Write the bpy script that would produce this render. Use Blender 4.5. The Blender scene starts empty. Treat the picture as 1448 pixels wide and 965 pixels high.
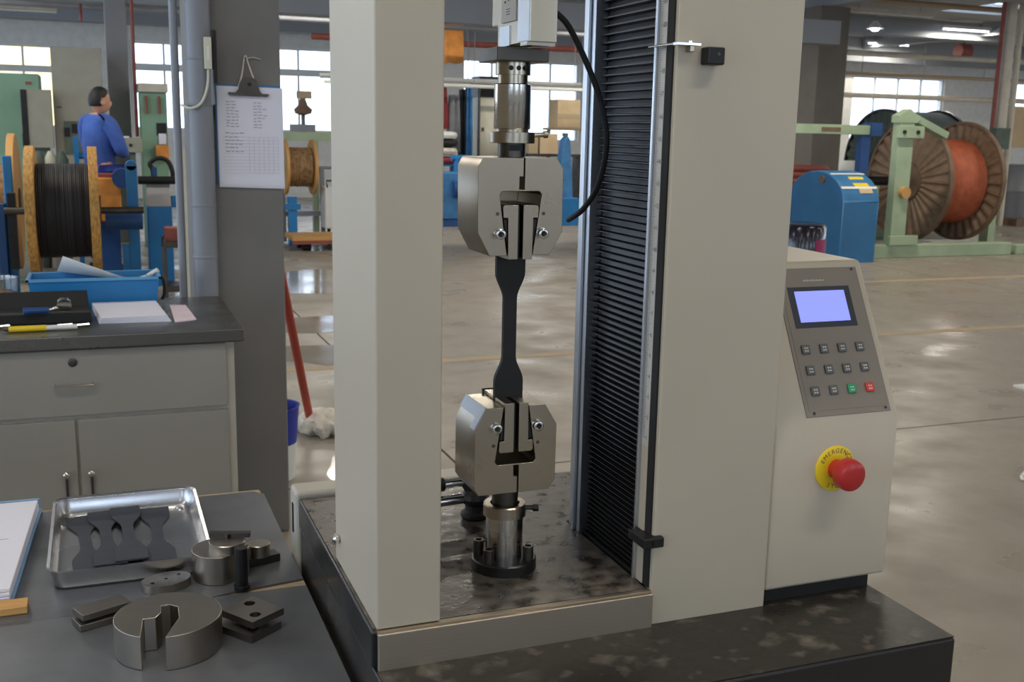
import bpy, bmesh, math, random
from mathutils import Vector, Matrix
from mathutils.geometry import tessellate_polygon
random.seed(7)
SC = bpy.context.scene
COL = SC.collection
PI = math.pi

# ------------------------------------------------------------------ camera
cam_d = bpy.data.cameras.new('camera')
cam = bpy.data.objects.new('camera', cam_d); COL.objects.link(cam)
YAW, PITCH, ROLL = math.radians(21.2), math.radians(11.05), math.radians(1.16)
fw = Vector((math.sin(YAW)*math.cos(PITCH), math.cos(YAW)*math.cos(PITCH), -math.sin(PITCH)))
r0 = Vector((math.cos(YAW), -math.sin(YAW), 0)); u0 = r0.cross(fw)
rt = r0*math.cos(ROLL) + u0*math.sin(ROLL); up = u0*math.cos(ROLL) - r0*math.sin(ROLL)
cam.matrix_world = Matrix(((rt.x, up.x, -fw.x, 0), (rt.y, up.y, -fw.y, 0), (rt.z, up.z, -fw.z, 1.4), (0, 0, 0, 1)))
cam_d.sensor_width = 36.0
cam_d.lens = 36.0*1515/1448
cam_d.clip_start = .05; cam_d.clip_end = 200
cam_d.dof.use_dof = True; cam_d.dof.focus_distance = 1.35; cam_d.dof.aperture_fstop = 17
SC.camera = cam

# ------------------------------------------------------------------ world, exposure
world = bpy.data.worlds.new('overcast_daylight'); SC.world = world
world.use_nodes = True
wn = world.node_tree; wn.nodes.clear()
wo = wn.nodes.new('ShaderNodeOutputWorld'); wb = wn.nodes.new('ShaderNodeBackground')
wb.inputs[0].default_value = (.66, .80, 1.0, 1); wb.inputs[1].default_value = 3.7
wn.links.new(wb.outputs[0], wo.inputs[0])
vs = SC.view_settings
vs.view_transform = 'Standard'; vs.look = 'None'; vs.gamma = 1.0; vs.use_curve_mapping = False
vs.exposure = 0.0
LAMP_W = 39.0

# ------------------------------------------------------------------ helpers
def lin(c):
    f = lambda v: (v/12.92 if v <= .04045 else ((v+.055)/1.055)**2.4)
    return tuple(f(v/255.0) for v in c[:3]) + (1.0,)

MATS = {}
def mk(name, col, rough=.6, metal=0.0, var=.12, scale=8.0, bump=0.0, bscale=None, col2=None, stretch=None, rvar=.0, emit=None, estr=0, trans=0, mixpos=(.35, .7), coat=0, spec=.5, detail=5):
    m = bpy.data.materials.new(name); m.use_nodes = True
    nt = m.node_tree; p = nt.nodes['Principled BSDF']; L = nt.links.new
    p.inputs['Roughness'].default_value = rough; p.inputs['Metallic'].default_value = metal
    p.inputs['Specular IOR Level'].default_value = spec
    if coat: p.inputs['Coat Weight'].default_value = coat; p.inputs['Coat Roughness'].default_value = .15
    c = lin(col)
    tc = nt.nodes.new('ShaderNodeTexCoord'); mp = nt.nodes.new('ShaderNodeMapping')
    if stretch: mp.inputs['Scale'].default_value = stretch
    L(tc.outputs['Object'], mp.inputs['Vector'])
    nz = nt.nodes.new('ShaderNodeTexNoise'); nz.inputs['Scale'].default_value = scale; nz.inputs['Detail'].default_value = detail
    L(mp.outputs[0], nz.inputs['Vector'])
    rmp = nt.nodes.new('ShaderNodeValToRGB')
    rmp.color_ramp.elements[0].position, rmp.color_ramp.elements[1].position = mixpos
    c2 = lin(col2) if col2 else tuple(max(0, v*(1-var)) for v in c[:3]) + (1,)
    c1 = c if col2 else tuple(min(1, v*(1+var*.6)) for v in c[:3]) + (1,)
    rmp.color_ramp.elements[0].color = c1; rmp.color_ramp.elements[1].color = c2
    L(nz.outputs['Fac'], rmp.inputs[0]); L(rmp.outputs[0], p.inputs['Base Color'])
    if rvar:
        mr = nt.nodes.new('ShaderNodeMapRange'); mr.inputs[1].default_value = .3; mr.inputs[2].default_value = .7
        mr.inputs[3].default_value = max(.03, rough-rvar); mr.inputs[4].default_value = min(1, rough+rvar)
        L(nz.outputs['Fac'], mr.inputs[0]); L(mr.outputs[0], p.inputs['Roughness'])
    if bump:
        n2 = nt.nodes.new('ShaderNodeTexNoise'); n2.inputs['Scale'].default_value = bscale or scale*6; n2.inputs['Detail'].default_value = 3
        L(mp.outputs[0], n2.inputs['Vector'])
        b = nt.nodes.new('ShaderNodeBump'); b.inputs['Strength'].default_value = bump; b.inputs['Distance'].default_value = .002
        L(n2.outputs['Fac'], b.inputs['Height']); L(b.outputs[0], p.inputs['Normal'])
    if emit:
        p.inputs['Emission Color'].default_value = lin(emit); p.inputs['Emission Strength'].default_value = estr
    if trans: p.inputs['Transmission Weight'].default_value = trans
    MATS[name] = m
    return m

def tr(p, off): return (p[0]-off[0], p[1]-off[1], p[2]-off[2])
OFF = {}
class MB:
    def __init__(s): s.v = []; s.f = []
    def add(s, vs, fs):
        n = len(s.v); s.v += [tuple(map(float, a)) for a in vs]; s.f += [tuple(i+n for i in f) for f in fs]; return s
    def box(s, x0, x1, y0, y1, z0, z1):
        return s.add([(x0,y0,z0),(x1,y0,z0),(x1,y1,z0),(x0,y1,z0),(x0,y0,z1),(x1,y0,z1),(x1,y1,z1),(x0,y1,z1)],
                     [(0,3,2,1),(4,5,6,7),(0,1,5,4),(1,2,6,5),(2,3,7,6),(3,0,4,7)])
    def obox(s, c, d, size, roll=0):
        """box centred at c, long axis along direction d; size = (length, width, height)"""
        d = Vector(d).normalized(); h = Vector((0,0,1)) if abs(d.z) < .95 else Vector((0,1,0))
        w = h.cross(d).normalized(); h = d.cross(w)
        if roll: w, h = w*math.cos(roll)+h*math.sin(roll), h*math.cos(roll)-w*math.sin(roll)
        c = Vector(c); a, b, e = d*size[0]/2, w*size[1]/2, h*size[2]/2
        P = [c-a-b-e, c+a-b-e, c+a+b-e, c-a+b-e, c-a-b+e, c+a-b+e, c+a+b+e, c-a+b+e]
        return s.add(P, [(0,3,2,1),(4,5,6,7),(0,1,5,4),(1,2,6,5),(2,3,7,6),(3,0,4,7)])
    def bar(s, p0, p1, w, h=None):
        p0, p1 = Vector(p0), Vector(p1)
        return s.obox((p0+p1)/2, p1-p0, ((p1-p0).length, w, h or w))
    def cyl(s, p0, p1, r0, r1=None, n=24, caps=True):
        r1 = r0 if r1 is None else r1
        p0, p1 = Vector(p0), Vector(p1); d = (p1-p0).normalized()
        h = Vector((0,0,1)) if abs(d.z) < .9 else Vector((1,0,0))
        a = h.cross(d).normalized(); b = d.cross(a)
        vs = [p0+(a*math.cos(2*PI*i/n)+b*math.sin(2*PI*i/n))*r0 for i in range(n)] + [p1+(a*math.cos(2*PI*i/n)+b*math.sin(2*PI*i/n))*r1 for i in range(n)]
        fs = [(i, (i+1)%n, n+(i+1)%n, n+i) for i in range(n)]
        if caps: fs += [tuple(range(n-1,-1,-1)), tuple(range(n, 2*n))]
        return s.add(vs, fs)
    def lathe(s, prof, c=(0,0,0), axis='z', n=32):
        """prof: list of (r, h) from bottom to top; closed with caps where r > 0"""
        ax = {'z': (Vector((1,0,0)), Vector((0,1,0)), Vector((0,0,1))), 'x': (Vector((0,1,0)), Vector((0,0,1)), Vector((1,0,0))), 'y': (Vector((0,0,1)), Vector((1,0,0)), Vector((0,1,0)))}[axis]
        c = Vector(c); vs = []; fs = []
        for r, h in prof:
            for i in range(n):
                t = 2*PI*i/n; vs.append(c+(ax[0]*math.cos(t)+ax[1]*math.sin(t))*r+ax[2]*h)
        for k in range(len(prof)-1):
            for i in range(n): fs.append((k*n+i, k*n+(i+1)%n, (k+1)*n+(i+1)%n, (k+1)*n+i))
        if prof[0] != prof[-1]:
            fs.append(tuple(range(n-1,-1,-1))); fs.append(tuple(range((len(prof)-1)*n, len(prof)*n)))
        else:
            pass
        return s.add(vs, fs)
    def prism(s, poly, axis, a0, a1, holes=()):
        """extrude polygon; axis 'x': poly=(y,z), 'y': poly=(x,z), 'z': poly=(x,y)"""
        area = sum(poly[i][0]*poly[(i+1)%len(poly)][1]-poly[(i+1)%len(poly)][0]*poly[i][1] for i in range(len(poly)))
        if area < 0: poly = poly[::-1]
        hs = []
        for h in holes:
            ar = sum(h[i][0]*h[(i+1)%len(h)][1]-h[(i+1)%len(h)][0]*h[i][1] for i in range(len(h)))
            hs.append(h if ar < 0 else h[::-1])
        loops = [poly]+hs
        P3 = {'x': lambda p, a: (a, p[0], p[1]), 'y': lambda p, a: (p[0], a, p[1]), 'z': lambda p, a: (p[0], p[1], a)}[axis]
        flat = [p for l in loops for p in l]; n = len(flat)
        vs = [P3(p, a0) for p in flat]+[P3(p, a1) for p in flat]; fs = []
        flip = axis == 'y'
        if hs:
            tris = tessellate_polygon([[Vector((p[0], p[1], 0)) for p in l] for l in loops])
            for t in tris:
                a, b, c = (flat[i] for i in t)
                if (b[0]-a[0])*(c[1]-a[1])-(c[0]-a[0])*(b[1]-a[1]) < 0: t = t[::-1]
                fs.append(tuple(t[::-1])); fs.append(tuple(i+n for i in t))
        else:
            fs.append(tuple(range(n-1,-1,-1))); fs.append(tuple(range(n, 2*n)))
        o = 0
        for l in loops:
            k = len(l)
            for i in range(k):
                j = (i+1)%k; fs.append((o+i, o+j, n+o+j, n+o+i))
            o += k
        if flip: fs = [f[::-1] for f in fs]
        return s.add(vs, fs)
    def tube(s, pts, r, n=8, smooth=4, closed=False):
        P = [Vector(p) for p in pts]
        if smooth and len(P) > 2:
            Q = []
            for i in range(len(P)-1):
                a, b, c, d = P[max(0,i-1)], P[i], P[i+1], P[min(len(P)-1,i+2)]
                for k in range(smooth):
                    t = k/smooth
                    Q.append(.5*((2*b)+(c-a)*t+(2*a-5*b+4*c-d)*t*t+(3*b-a-3*c+d)*t**3))
            Q.append(P[-1]); P = Q
        vs = []; fs = []; prev = None
        for i, p in enumerate(P):
            d = (P[min(i+1,len(P)-1)]-P[max(i-1,0)]).normalized()
            if prev is None:
                h = Vector((0,0,1)) if abs(d.z) < .9 else Vector((1,0,0)); a = h.cross(d).normalized()
            else: a = (prev-d*prev.dot(d)).normalized()
            prev = a; b = d.cross(a)
            rr = r(i/(len(P)-1)) if callable(r) else r
            for k in range(n): vs.append(p+(a*math.cos(2*PI*k/n)+b*math.sin(2*PI*k/n))*rr)
        for i in range(len(P)-1):
            for k in range(n): fs.append((i*n+k, i*n+(k+1)%n, (i+1)*n+(k+1)%n, (i+1)*n+k))
        fs.append(tuple(range(n-1,-1,-1))); fs.append(tuple(range((len(P)-1)*n, len(P)*n)))
        return s.add(vs, fs)
    def build(s, name, m, parent=None, loc=None, bevel=0, seg=2, smooth=True, ang=38):
        if parent is not None: off = OFF[parent.name]
        else: off = loc or (0,0,0)
        me = bpy.data.meshes.new(name)
        me.from_pydata([tr(p, off) for p in s.v], [], s.f); me.update()
        me.materials.append(MATS[m] if isinstance(m, str) else m)
        if smooth:
            me.polygons.foreach_set('use_smooth', [True]*len(me.polygons))
            me.set_sharp_from_angle(angle=math.radians(ang))
        o = bpy.data.objects.new(name, me); COL.objects.link(o)
        if parent is not None: o.parent = parent
        else: o.location = off
        OFF[o.name] = off
        if bevel:
            b = o.modifiers.new('bevel', 'BEVEL'); b.width = bevel; b.segments = seg; b.limit_method = 'ANGLE'; b.angle_limit = math.radians(40); b.harden_normals = True
        return o
def tag(o, label, cat, group=None):
    o['label'] = label; o['category'] = cat
    if group: o['group'] = group
    return o
def thing(name, label, cat, loc=(0,0,0), group=None):
    o = bpy.data.objects.new(name, None); COL.objects.link(o); o.location = loc; o.empty_display_size = .05
    OFF[o.name] = tuple(loc)
    return tag(o, label, cat, group)
def struct(o): o['kind'] = 'structure'; return o
def dup_part(src, parent, delta):
    c = src.copy(); COL.objects.link(c); c.parent = parent; c.location = Vector(src.location)+Vector(delta); OFF[c.name] = OFF[src.name]
    return c
def dup_tree(o, loc=None, rotz=None, parent=None):
    c = o.copy(); COL.objects.link(c); c.parent = parent; OFF[c.name] = OFF[o.name]
    for ch in [x for x in o.children]: dup_tree(ch, parent=c)
    if loc is not None: c.location = loc
    if rotz is not None: c.rotation_euler[2] = rotz
    return c
def circ(cx, cy, r, n=20, ry=None): return [(cx+r*math.cos(2*PI*i/n), cy+(ry or r)*math.sin(2*PI*i/n)) for i in range(n)]
def rrect(x0, x1, y0, y1, r, n=5):
    P = []
    for cx, cy, a0 in ((x1-r,y1-r,0),(x0+r,y1-r,90),(x0+r,y0+r,180),(x1-r,y0+r,270)):
        for i in range(n+1):
            a = math.radians(a0+90*i/n); P.append((cx+r*math.cos(a), cy+r*math.sin(a)))
    return P
def text_mesh(body, size):
    cu = bpy.data.curves.new('lettering', 'FONT'); cu.body = body; cu.size = size; cu.align_x = 'CENTER'; cu.align_y = 'CENTER'; cu.resolution_u = 2
    t = bpy.data.objects.new('lettering', cu); COL.objects.link(t)
    dg = bpy.context.evaluated_depsgraph_get(); me = bpy.data.meshes.new_from_object(t.evaluated_get(dg))
    vs = [v.co.copy() for v in me.vertices]; fs = [tuple(p.vertices) for p in me.polygons]
    bpy.data.objects.remove(t); bpy.data.curves.remove(cu); bpy.data.meshes.remove(me)
    return vs, fs
def put_text(mb, body, size, M):
    vs, fs = text_mesh(body, size); mb.add([M @ v for v in vs], fs)

# ------------------------------------------------------------------ materials
mk('cream_paint', (182,172,153), .42, var=.05, scale=3, bump=.08, bscale=900)
mk('concrete_floor', (154,146,133), .42, var=.2, scale=2.2, bump=.15, bscale=26, col2=(130,122,111), rvar=.24, detail=10, mixpos=(.3,.75))
mk('wet_concrete', (140,131,120), .13, var=.15, scale=2.2, bump=.25, bscale=9, col2=(120,112,102), rvar=.06)
mk('sub_floor', (60,56,52), .8)
mk('wall_paint', (212,212,208), .8, var=.08)
mk('grey_paint', (136,136,138), .75, var=.1, scale=2, bump=.05)
mk('pillar_paint', (122,120,117), .8, var=.16, scale=2.2, bump=.1, bscale=60)
mk('ceiling_grey', (158,159,160), .85, var=.1, scale=.7)
mk('beam_grey', (146,149,154), .8, var=.08, scale=1)
mk('yellow_line', (182,152,106), .7, var=.3, scale=5, col2=(156,144,126), mixpos=(.3,.62))
mk('black_base', (30,29,29), .32, var=.3, scale=6, bump=.06, bscale=200, rvar=.1)
mk('black_deck', (48,44,41), .36, var=.3, scale=48, bump=.3, bscale=160, col2=(120,112,102), mixpos=(.34,.72), rvar=.16, detail=12)
mk('scuffed_ledge', (40,37,34), .38, var=.3, scale=34, bump=.15, bscale=90, col2=(112,105,95), mixpos=(.54,.8), rvar=.12, detail=14)
mk('black_rubber', (22,22,23), .7, var=.2)
mk('specimen_black', (24,24,26), .6, var=.15, scale=40)
mk('specimen_navy', (52,56,70), .62, var=.15, scale=30)
mk('bellows_black', (25,25,27), .42, var=.2, scale=10)
mk('steel', (176,168,156), .33, 1, var=.05, scale=6, stretch=(12,12,2), rvar=.03)
mk('bright_steel', (205,202,196), .18, 1, var=.06, scale=5, stretch=(3,3,80), rvar=.06)
mk('ground_steel', (172,162,146), .3, 1, var=.06, scale=14, rvar=.06)
mk('brushed_plate', (188,176,158), .45, 1, var=.04, scale=5, stretch=(1,20,160), rvar=.03)
mk('aluminium', (196,200,206), .3, 1, var=.05, scale=8, stretch=(40,40,3))
mk('dark_steel', (92,88,84), .42, 1, var=.2, scale=12, rvar=.1)
mk('black_steel', (44,43,44), .45, .6, var=.2, scale=12)
mk('chrome', (220,220,222), .1, 1, var=.03)
mk('stainless_tray', (206,206,208), .27, 1, var=.04, scale=6, rvar=.05)
mk('panel_grey', (128,120,110), .4, var=.06, scale=10, coat=.2)
mk('bezel_dark', (54,58,66), .35, var=.05)
mk('lcd_glow', (120,130,220), .3, emit=(140,150,240), estr=.9, var=.02)
mk('key_grey', (92,92,92), .5, var=.1)
mk('key_green', (48,150,104), .5, var=.1)
mk('key_red', (200,58,52), .5, var=.1)
mk('legend', (196,192,184), .6, var=.02)
mk('dark_print', (44,42,44), .7, var=.02)
mk('grey_print', (150,148,152), .8, var=.1)
mk('yellow_plastic', (226,196,30), .4, var=.06)
mk('red_plastic', (178,34,34), .35, var=.08, coat=.2)
mk('ruler_white', (186,184,178), .45, var=.05, scale=20)
mk('table_steel', (118,121,127), .45, .5, var=.25, scale=5, bump=.08, bscale=60, rvar=.14, col2=(90,92,96), detail=9)
mk('worn_wood', (172,152,124), .7, var=.25, scale=12, stretch=(4,30,30))
mk('cabinet_grey', (142,138,130), .5, var=.05, scale=3)
mk('cabinet_edge', (176,172,160), .5, var=.05)
mk('worktop_steel', (108,106,102), .3, .7, var=.2, scale=5, rvar=.1)
mk('blue_crate', (34,122,184), .45, var=.12, scale=6)
mk('blue_crate_rim', (90,160,205), .45, var=.1)
mk('paper', (226,226,238), .8, var=.03, scale=3)
mk('pink_paper', (226,208,220), .8, var=.08, scale=12)
mk('blue_cover', (120,158,196), .5, var=.1)
mk('tan_wood', (198,150,88), .6, var=.15, scale=14, stretch=(2,30,30))
mk('flange_wood', (206,158,82), .65, var=.25, scale=9, stretch=(8,3,3), col2=(150,104,52))
mk('cable_black', (26,26,31), .58, var=.15, scale=20)
mk('machine_blue', (30,116,178), .4, var=.15, scale=4)
mk('machine_blue_dark', (28,72,128), .45, var=.2, scale=5)
mk('machine_green', (158,176,146), .5, var=.14, scale=4)
mk('panel_green', (126,160,134), .55, var=.08, scale=3)
mk('cabinet_beige', (150,148,134), .6, var=.06)
mk('pillar_dark', (112,106,98), .8, var=.12, scale=2)
mk('rust_brown', (104,84,66), .65, var=.3, scale=7, col2=(128,104,82))
mk('flange_rib', (136,112,90), .6, var=.25, scale=10)
mk('orange_cable', (190,102,70), .55, var=.12, scale=9, col2=(166,84,56))
mk('guard_blue', (44,108,156), .5, var=.12, scale=4)
mk('mid_steel', (136,131,124), .4, 1, var=.12, scale=12, rvar=.06)
mk('smooth_aluminium', (212,203,184), .2, 1, var=.03, scale=8)
mk('grey_green', (92,104,96), .85, var=.15)
mk('rope_tan', (160,128,86), .8, var=.3, scale=20, col2=(110,84,56))
mk('rust_pipe', (140,72,62), .6, var=.2)
mk('pale_pipe', (196,188,172), .5, var=.12, scale=5)
mk('grey_pipe', (128,131,138), .42, var=.12, scale=4, stretch=(1,1,.4))
mk('white_plastic', (222,222,216), .45, var=.05)
mk('ivory_plastic', (206,204,184), .5, var=.06)
mk('tarp_blue', (62,122,176), .6, var=.25, scale=8)
mk('cloth_white', (214,206,192), .9, var=.2, scale=20, bump=.3)
mk('mop_red', (168,66,48), .5, var=.1)
mk('bucket_blue', (34,50,150), .45, var=.1)
mk('orange_cloth', (222,146,70), .8, var=.25, scale=7)
mk('red_cloth', (130,48,52), .85, var=.2)
mk('grey_cloth', (128,130,134), .85, var=.15)
mk('cardboard', (196,172,138), .8, var=.1, scale=6)
mk('plastic_wrap', (24,20,40), .15, var=.3, scale=10, bump=.5, bscale=25, coat=.5)
mk('magenta', (150,30,90), .4, var=.1)
mk('overall_blue', (62,94,170), .85, var=.18, scale=9, bump=.4, bscale=14)
mk('trouser_blue', (40,58,140), .85, var=.18, scale=9)
mk('skin', (196,146,118), .55, var=.06, scale=10)
mk('hair', (26,22,22), .6, var=.2, scale=60)
mk('tube_light', (255,255,255), .4, emit=(240,245,255), estr=9.0, var=0)
mk('lamp_white', (210,212,212), .5, var=.04)
mk('clear_film', (224,222,216), .3, var=.05, scale=12)
mk('yellow_glass_film', (250,238,200), .5, var=.03)

def glass(name, tint=(1,1,1,1), gl=.08):
    m = bpy.data.materials.new(name); m.use_nodes = True; nt = m.node_tree; nt.nodes.clear()
    o = nt.nodes.new('ShaderNodeOutputMaterial'); t = nt.nodes.new('ShaderNodeBsdfTransparent'); g = nt.nodes.new('ShaderNodeBsdfGlossy'); x = nt.nodes.new('ShaderNodeMixShader')
    t.inputs[0].default_value = tint; g.inputs['Roughness'].default_value = .15; x.inputs[0].default_value = gl
    nt.links.new(t.outputs[0], x.inputs[1]); nt.links.new(g.outputs[0], x.inputs[2]); nt.links.new(x.outputs[0], o.inputs[0]); MATS[name] = m
glass('window_glass'); glass('amber_glass', (1,.86,.58,1)); glass('clear_plastic', (.86,.86,.84,1), .2)

# ------------------------------------------------------------------ the hall
WY, CZ = 22.0, 3.75
floor = struct(MB().box(-9, 34, -7, 30, -.3, -.02).build('floor', 'sub_floor'))
xs = [-9, -5.42, 1.38, 8.18, 14.98, 21.78, 28.58, 34]; ys = [-7, -2.76, 4.07, 10.9, 17.73, 24.56, 30]
for i in range(len(xs)-1):
    for j in range(len(ys)-1):
        MB().box(xs[i]+.006, xs[i+1]-.006, ys[j]+.006, ys[j+1]-.006, -.02, 0).build('slab', 'concrete_floor', floor)
for x0, x1, y in ((-2.5, 26, 6.2), (4.5, 26, 8.62)):
    MB().box(x0, x1, y-.05, y+.05, 0, .0015).build('floor_marking', 'yellow_line', floor)

wins = [(-1.65,-.62,1.3,2.8,2,'amber_glass'), (.7,1.95,1.3,2.95,2,'window_glass'), (3.2,5.9,1.3,2.95,4,'window_glass'), (7.3,10.0,1.2,2.9,4,'window_glass'),
        (12.0,14.7,1.3,2.92,4,'window_glass'), (17.28,20.1,1.3,2.92,4,'window_glass'), (22.3,25.1,1.3,2.92,4,'window_glass'), (27.5,30.3,1.3,2.92,4,'window_glass')]
def wall_with_openings(name, axis, pos, a0, a1, ops, zt=CZ, th=.24, m='wall_paint'):
    mb = MB(); cur = a0
    def seg(u0, u1, z0, z1):
        if u1-u0 < .001 or z1-z0 < .001: return
        if axis == 'y': mb.box(u0, u1, pos, pos+th, z0, z1)
        else: mb.box(pos-th, pos, u0, u1, z0, z1)
    for u0, u1, z0, z1 in sorted(ops):
        seg(cur, u0, 0, zt); seg(u0, u1, 0, z0); seg(u0, u1, z1, zt); cur = u1
    seg(cur, a1, 0, zt)
    return struct(mb.build(name, m, smooth=False))
wall_with_openings('wall_back', 'y', WY, -9, 34, [w[:4] for w in wins])
for n, (x0, x1, z0, z1, k, g) in enumerate(wins):
    root = bpy.data.objects.new('window_%d' % (n+1), None); COL.objects.link(root); root.location = (x0, WY, z0); OFF[root.name] = (x0, WY, z0); struct(root)
    fr = MB(); y0, y1 = WY+.05, WY+.11
    zm0, zm1 = z0+(z1-z0)*.67, z0+(z1-z0)*.75
    fr.box(x0, x1, y0, y1, z0, z0+.05).box(x0, x1, y0, y1, z1-.05, z1).box(x0, x0+.05, y0, y1, z0+.05, z1-.05).box(x1-.05, x1, y0, y1, z0+.05, z1-.05).box(x0+.05, x1-.05, y0, y1, zm0, zm1)
    fr.build('window_frame', 'lamp_white', root)
    w = (x1-x0)/k
    for i in range(k):
        if i: MB().box(x0+i*w-.02, x0+i*w+.02, y0+.001, y1-.001, z0+.05, zm0).box(x0+i*w-.02, x0+i*w+.02, y0+.001, y1-.001, zm1, z1-.05).build('mullion', 'lamp_white', root)
        for za, zb in ((z0+.05, zm0), (zm1, z1-.05)):
            MB().box(x0+i*w+.02, x0+(i+1)*w-.02, y0+.02, y0+.026, za, zb).build('pane', g, root)
# the side and rear walls that the daylight comes through (outside the frame)
wall_with_openings('wall_left', 'x', -4.2, -7, WY, [(-6.4+i*4.6, -2.2+i*4.6, .7, 3.5) for i in range(6)])
wall_with_openings('wall_rear', 'y', -7.24, -9, 34, [(-5.6+i*5.2, -3.0+i*5.2, 1.2, 3.0) for i in range(7)])
wall_with_openings('wall_right', 'x', 34.24, -7, WY, [(-6+i*4.6, -2.4+i*4.6, .9, 3.3) for i in range(6)])
# ceiling with roof lights
sky_l = [(14.7,16.2,15.0,16.4), (4.8,6.4,17.2,18.6), (-2.6,-1.2,11,12.6)]
mb = MB(); xr = sorted(set([-9, 34]+[v for s in sky_l for v in s[:2]])); yr = sorted(set([-7, WY]+[v for s in sky_l for v in s[2:]]))
for i in range(len(xr)-1):
    for j in range(len(yr)-1):
        if not any(s[0] <= xr[i] and xr[i+1] <= s[1] and s[2] <= yr[j] and yr[j+1] <= s[3] for s in sky_l):
            mb.box(xr[i], xr[i+1], yr[j], yr[j+1], CZ, CZ+.2)
ceil = struct(mb.build('ceiling', 'ceiling_grey', smooth=False))
for s in sky_l: MB().box(s[0], s[1], s[2], s[3], CZ+.05, CZ+.056).build('roof_light_pane', 'window_glass', ceil)
for n, y in enumerate((21.6, 17.9, 12.6, 7.0, 1.2)):
    struct(MB().box(-9, 34, y-.15, y+.15, 3.42 if n else 3.2, CZ-.001).build('ceiling_beam', 'beam_grey'))
for x in (-5.4, .32, 6.2, 11.3, 17.1, 23.0):
    struct(MB().box(x-.12, x+.12, -7, 21.4, 3.5, CZ-.002).build('ceiling_beam', 'beam_grey'))

# ceiling lamps: fluorescent battens, each with its own light
def batten(x, y, z, L, label, group, lit=True, w=LAMP_W, along='x'):
    t = thing('ceiling_lamp', label, 'lamp', (x, y, z+.07), group)
    B = (lambda a0,a1,b0,b1,c0,c1: MB().box(x+a0,x+a1,y+b0,y+b1,z+c0,z+c1)) if along == 'x' else (lambda a0,a1,b0,b1,c0,c1: MB().box(x+b0,x+b1,y+a0,y+a1,z+c0,z+c1))
    B(-L/2, L/2, -.06, .06, .03, .09).build('housing', 'lamp_white' if lit else 'pale_pipe', t)
    e = Vector((L/2-.02,0,0)) if along == 'x' else Vector((0,L/2-.02,0)); c = Vector((x,y,z+.014))
    MB().cyl(c-e, c+e, .014, n=10).build('tube', 'tube_light' if lit else 'white_plastic', t)
    for sx in (-1, 1):
        a = sx*(L/2-.015); B(a-.008, a+.008, -.012, .012, -.002, .03).build('end_holder', 'lamp_white', t)
        rx = c+e*sx*.7
        MB().cyl((rx.x,rx.y,z+.09),(rx.x,rx.y,CZ),.006,n=6).build('hanger', 'grey_pipe', t)
    if lit:
        ld = bpy.data.lights.new('lamp_light', 'AREA'); ld.shape = 'RECTANGLE'; ld.size = L; ld.size_y = .1; ld.energy = w; ld.color = (1,.925,.79)
        lo = bpy.data.objects.new('lamp_light', ld); COL.objects.link(lo); lo.parent = t; lo.location = (0,0,-.075)
        if along == 'y': lo.rotation_euler[2] = PI/2
    return t
batten(16.33, 17.45, 3.55, 1.2, 'lit fluorescent batten on the ceiling beside the roof light, above the orange reel', None, w=LAMP_W*1.8)
batten(17.32, 20.9, 3.55, 1.2, 'lit fluorescent batten on the ceiling above the far right windows', None, w=LAMP_W*1.8)
batten(7.5, 18.2, 3.42, 1.2, 'lit fluorescent batten seen just right of the load cell', None)
for y in (-4.5, -.3, 4.3, 9.4, 14.4):  # added lamp rows out of view, lifting the light on floor and walls
    for x in ((-1.9,2.9,8.0,13,18,23,28) if y < 14 else (-2.6,2.9,7.6,20.5,26)):
        batten(x+(-1.5 if y == -.3 else 0), y, 3.5, 1.5, 'lit fluorescent batten in rows added out of view to light the hall', 'lamps in rows added to light the hall', w=LAMP_W*(.45 if x < 0 and y < 5 else .6 if y < 1 else (1.1 if y < 9 else 1.9)))

batten(-.55, .9, 3.5, 1.5, 'lit fluorescent batten added out of view to brighten the work table and cabinet', None, w=LAMP_W*.7)  # extra lamp added to brighten table, cabinet and pillar

# ------------------------------------------------------------------ tensile testing machine
ZB, ZD = .815, .861
tm = thing('testing_machine', 'cream two-column tensile testing machine on a black base, with keypad control box', 'machine', (.6, 1.2, 0))
base = MB().box(.258, .936, .919, 1.522, .50, ZB).build('base', 'black_base', tm, bevel=.004)
MB().box(.2605, .934, .921, 1.060, ZB+.0002, ZB+.0012).box(.6005, .934, 1.060, 1.52, ZB+.0002, ZB+.0012).build('ledge_sheet', 'scuffed_ledge', base)
MB().box(.30, .90, 0.98, 1.48, 0, .50).build('pedestal', 'black_base', base)
MB().prism([(.256,1.0665),(.5998,1.0665),(.5998,1.313),(.78,1.313),(.78,1.522),(.256,1.522)], 'z', ZB+.001, ZD-.0008).build('deck', 'black_base', base, bevel=.003)
MB().prism([(.2595,1.0735),(.5965,1.0735),(.5965,1.3165),(.777,1.3165),(.777,1.5185),(.2595,1.5185)], 'z', ZD-.0008, ZD-.0002).build('deck_sheet', 'black_deck', base)
MB().box(.262, .5995, 1.059, 1.0655, ZB, .859).build('kick_plate', 'brushed_plate', tm, bevel=.0015)
MB().box(.262, .5995, 1.0655, 1.072, .855, .8605).build('kick_plate_lip', 'brushed_plate', tm)
lc = MB().box(.262, .335, 1.067, 1.283, ZD, 1.85).build('left_column', 'cream_paint', tm, bevel=.0025, seg=3)
MB().lathe([(.004,0),(.006,.002),(.006,.006),(.003,.0085)], (.262,1.258,.896), 'x').build('screw', 'chrome', lc)
for o in lc.children: o.location.x = 0
lc_s = [c for c in lc.children][0]
m_ = lc_s.data
for v in m_.vertices: v.co.x = -(v.co.x+OFF[lc_s.name][0]-.262)+.262-OFF[lc_s.name][0]
m_.flip_normals()
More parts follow.
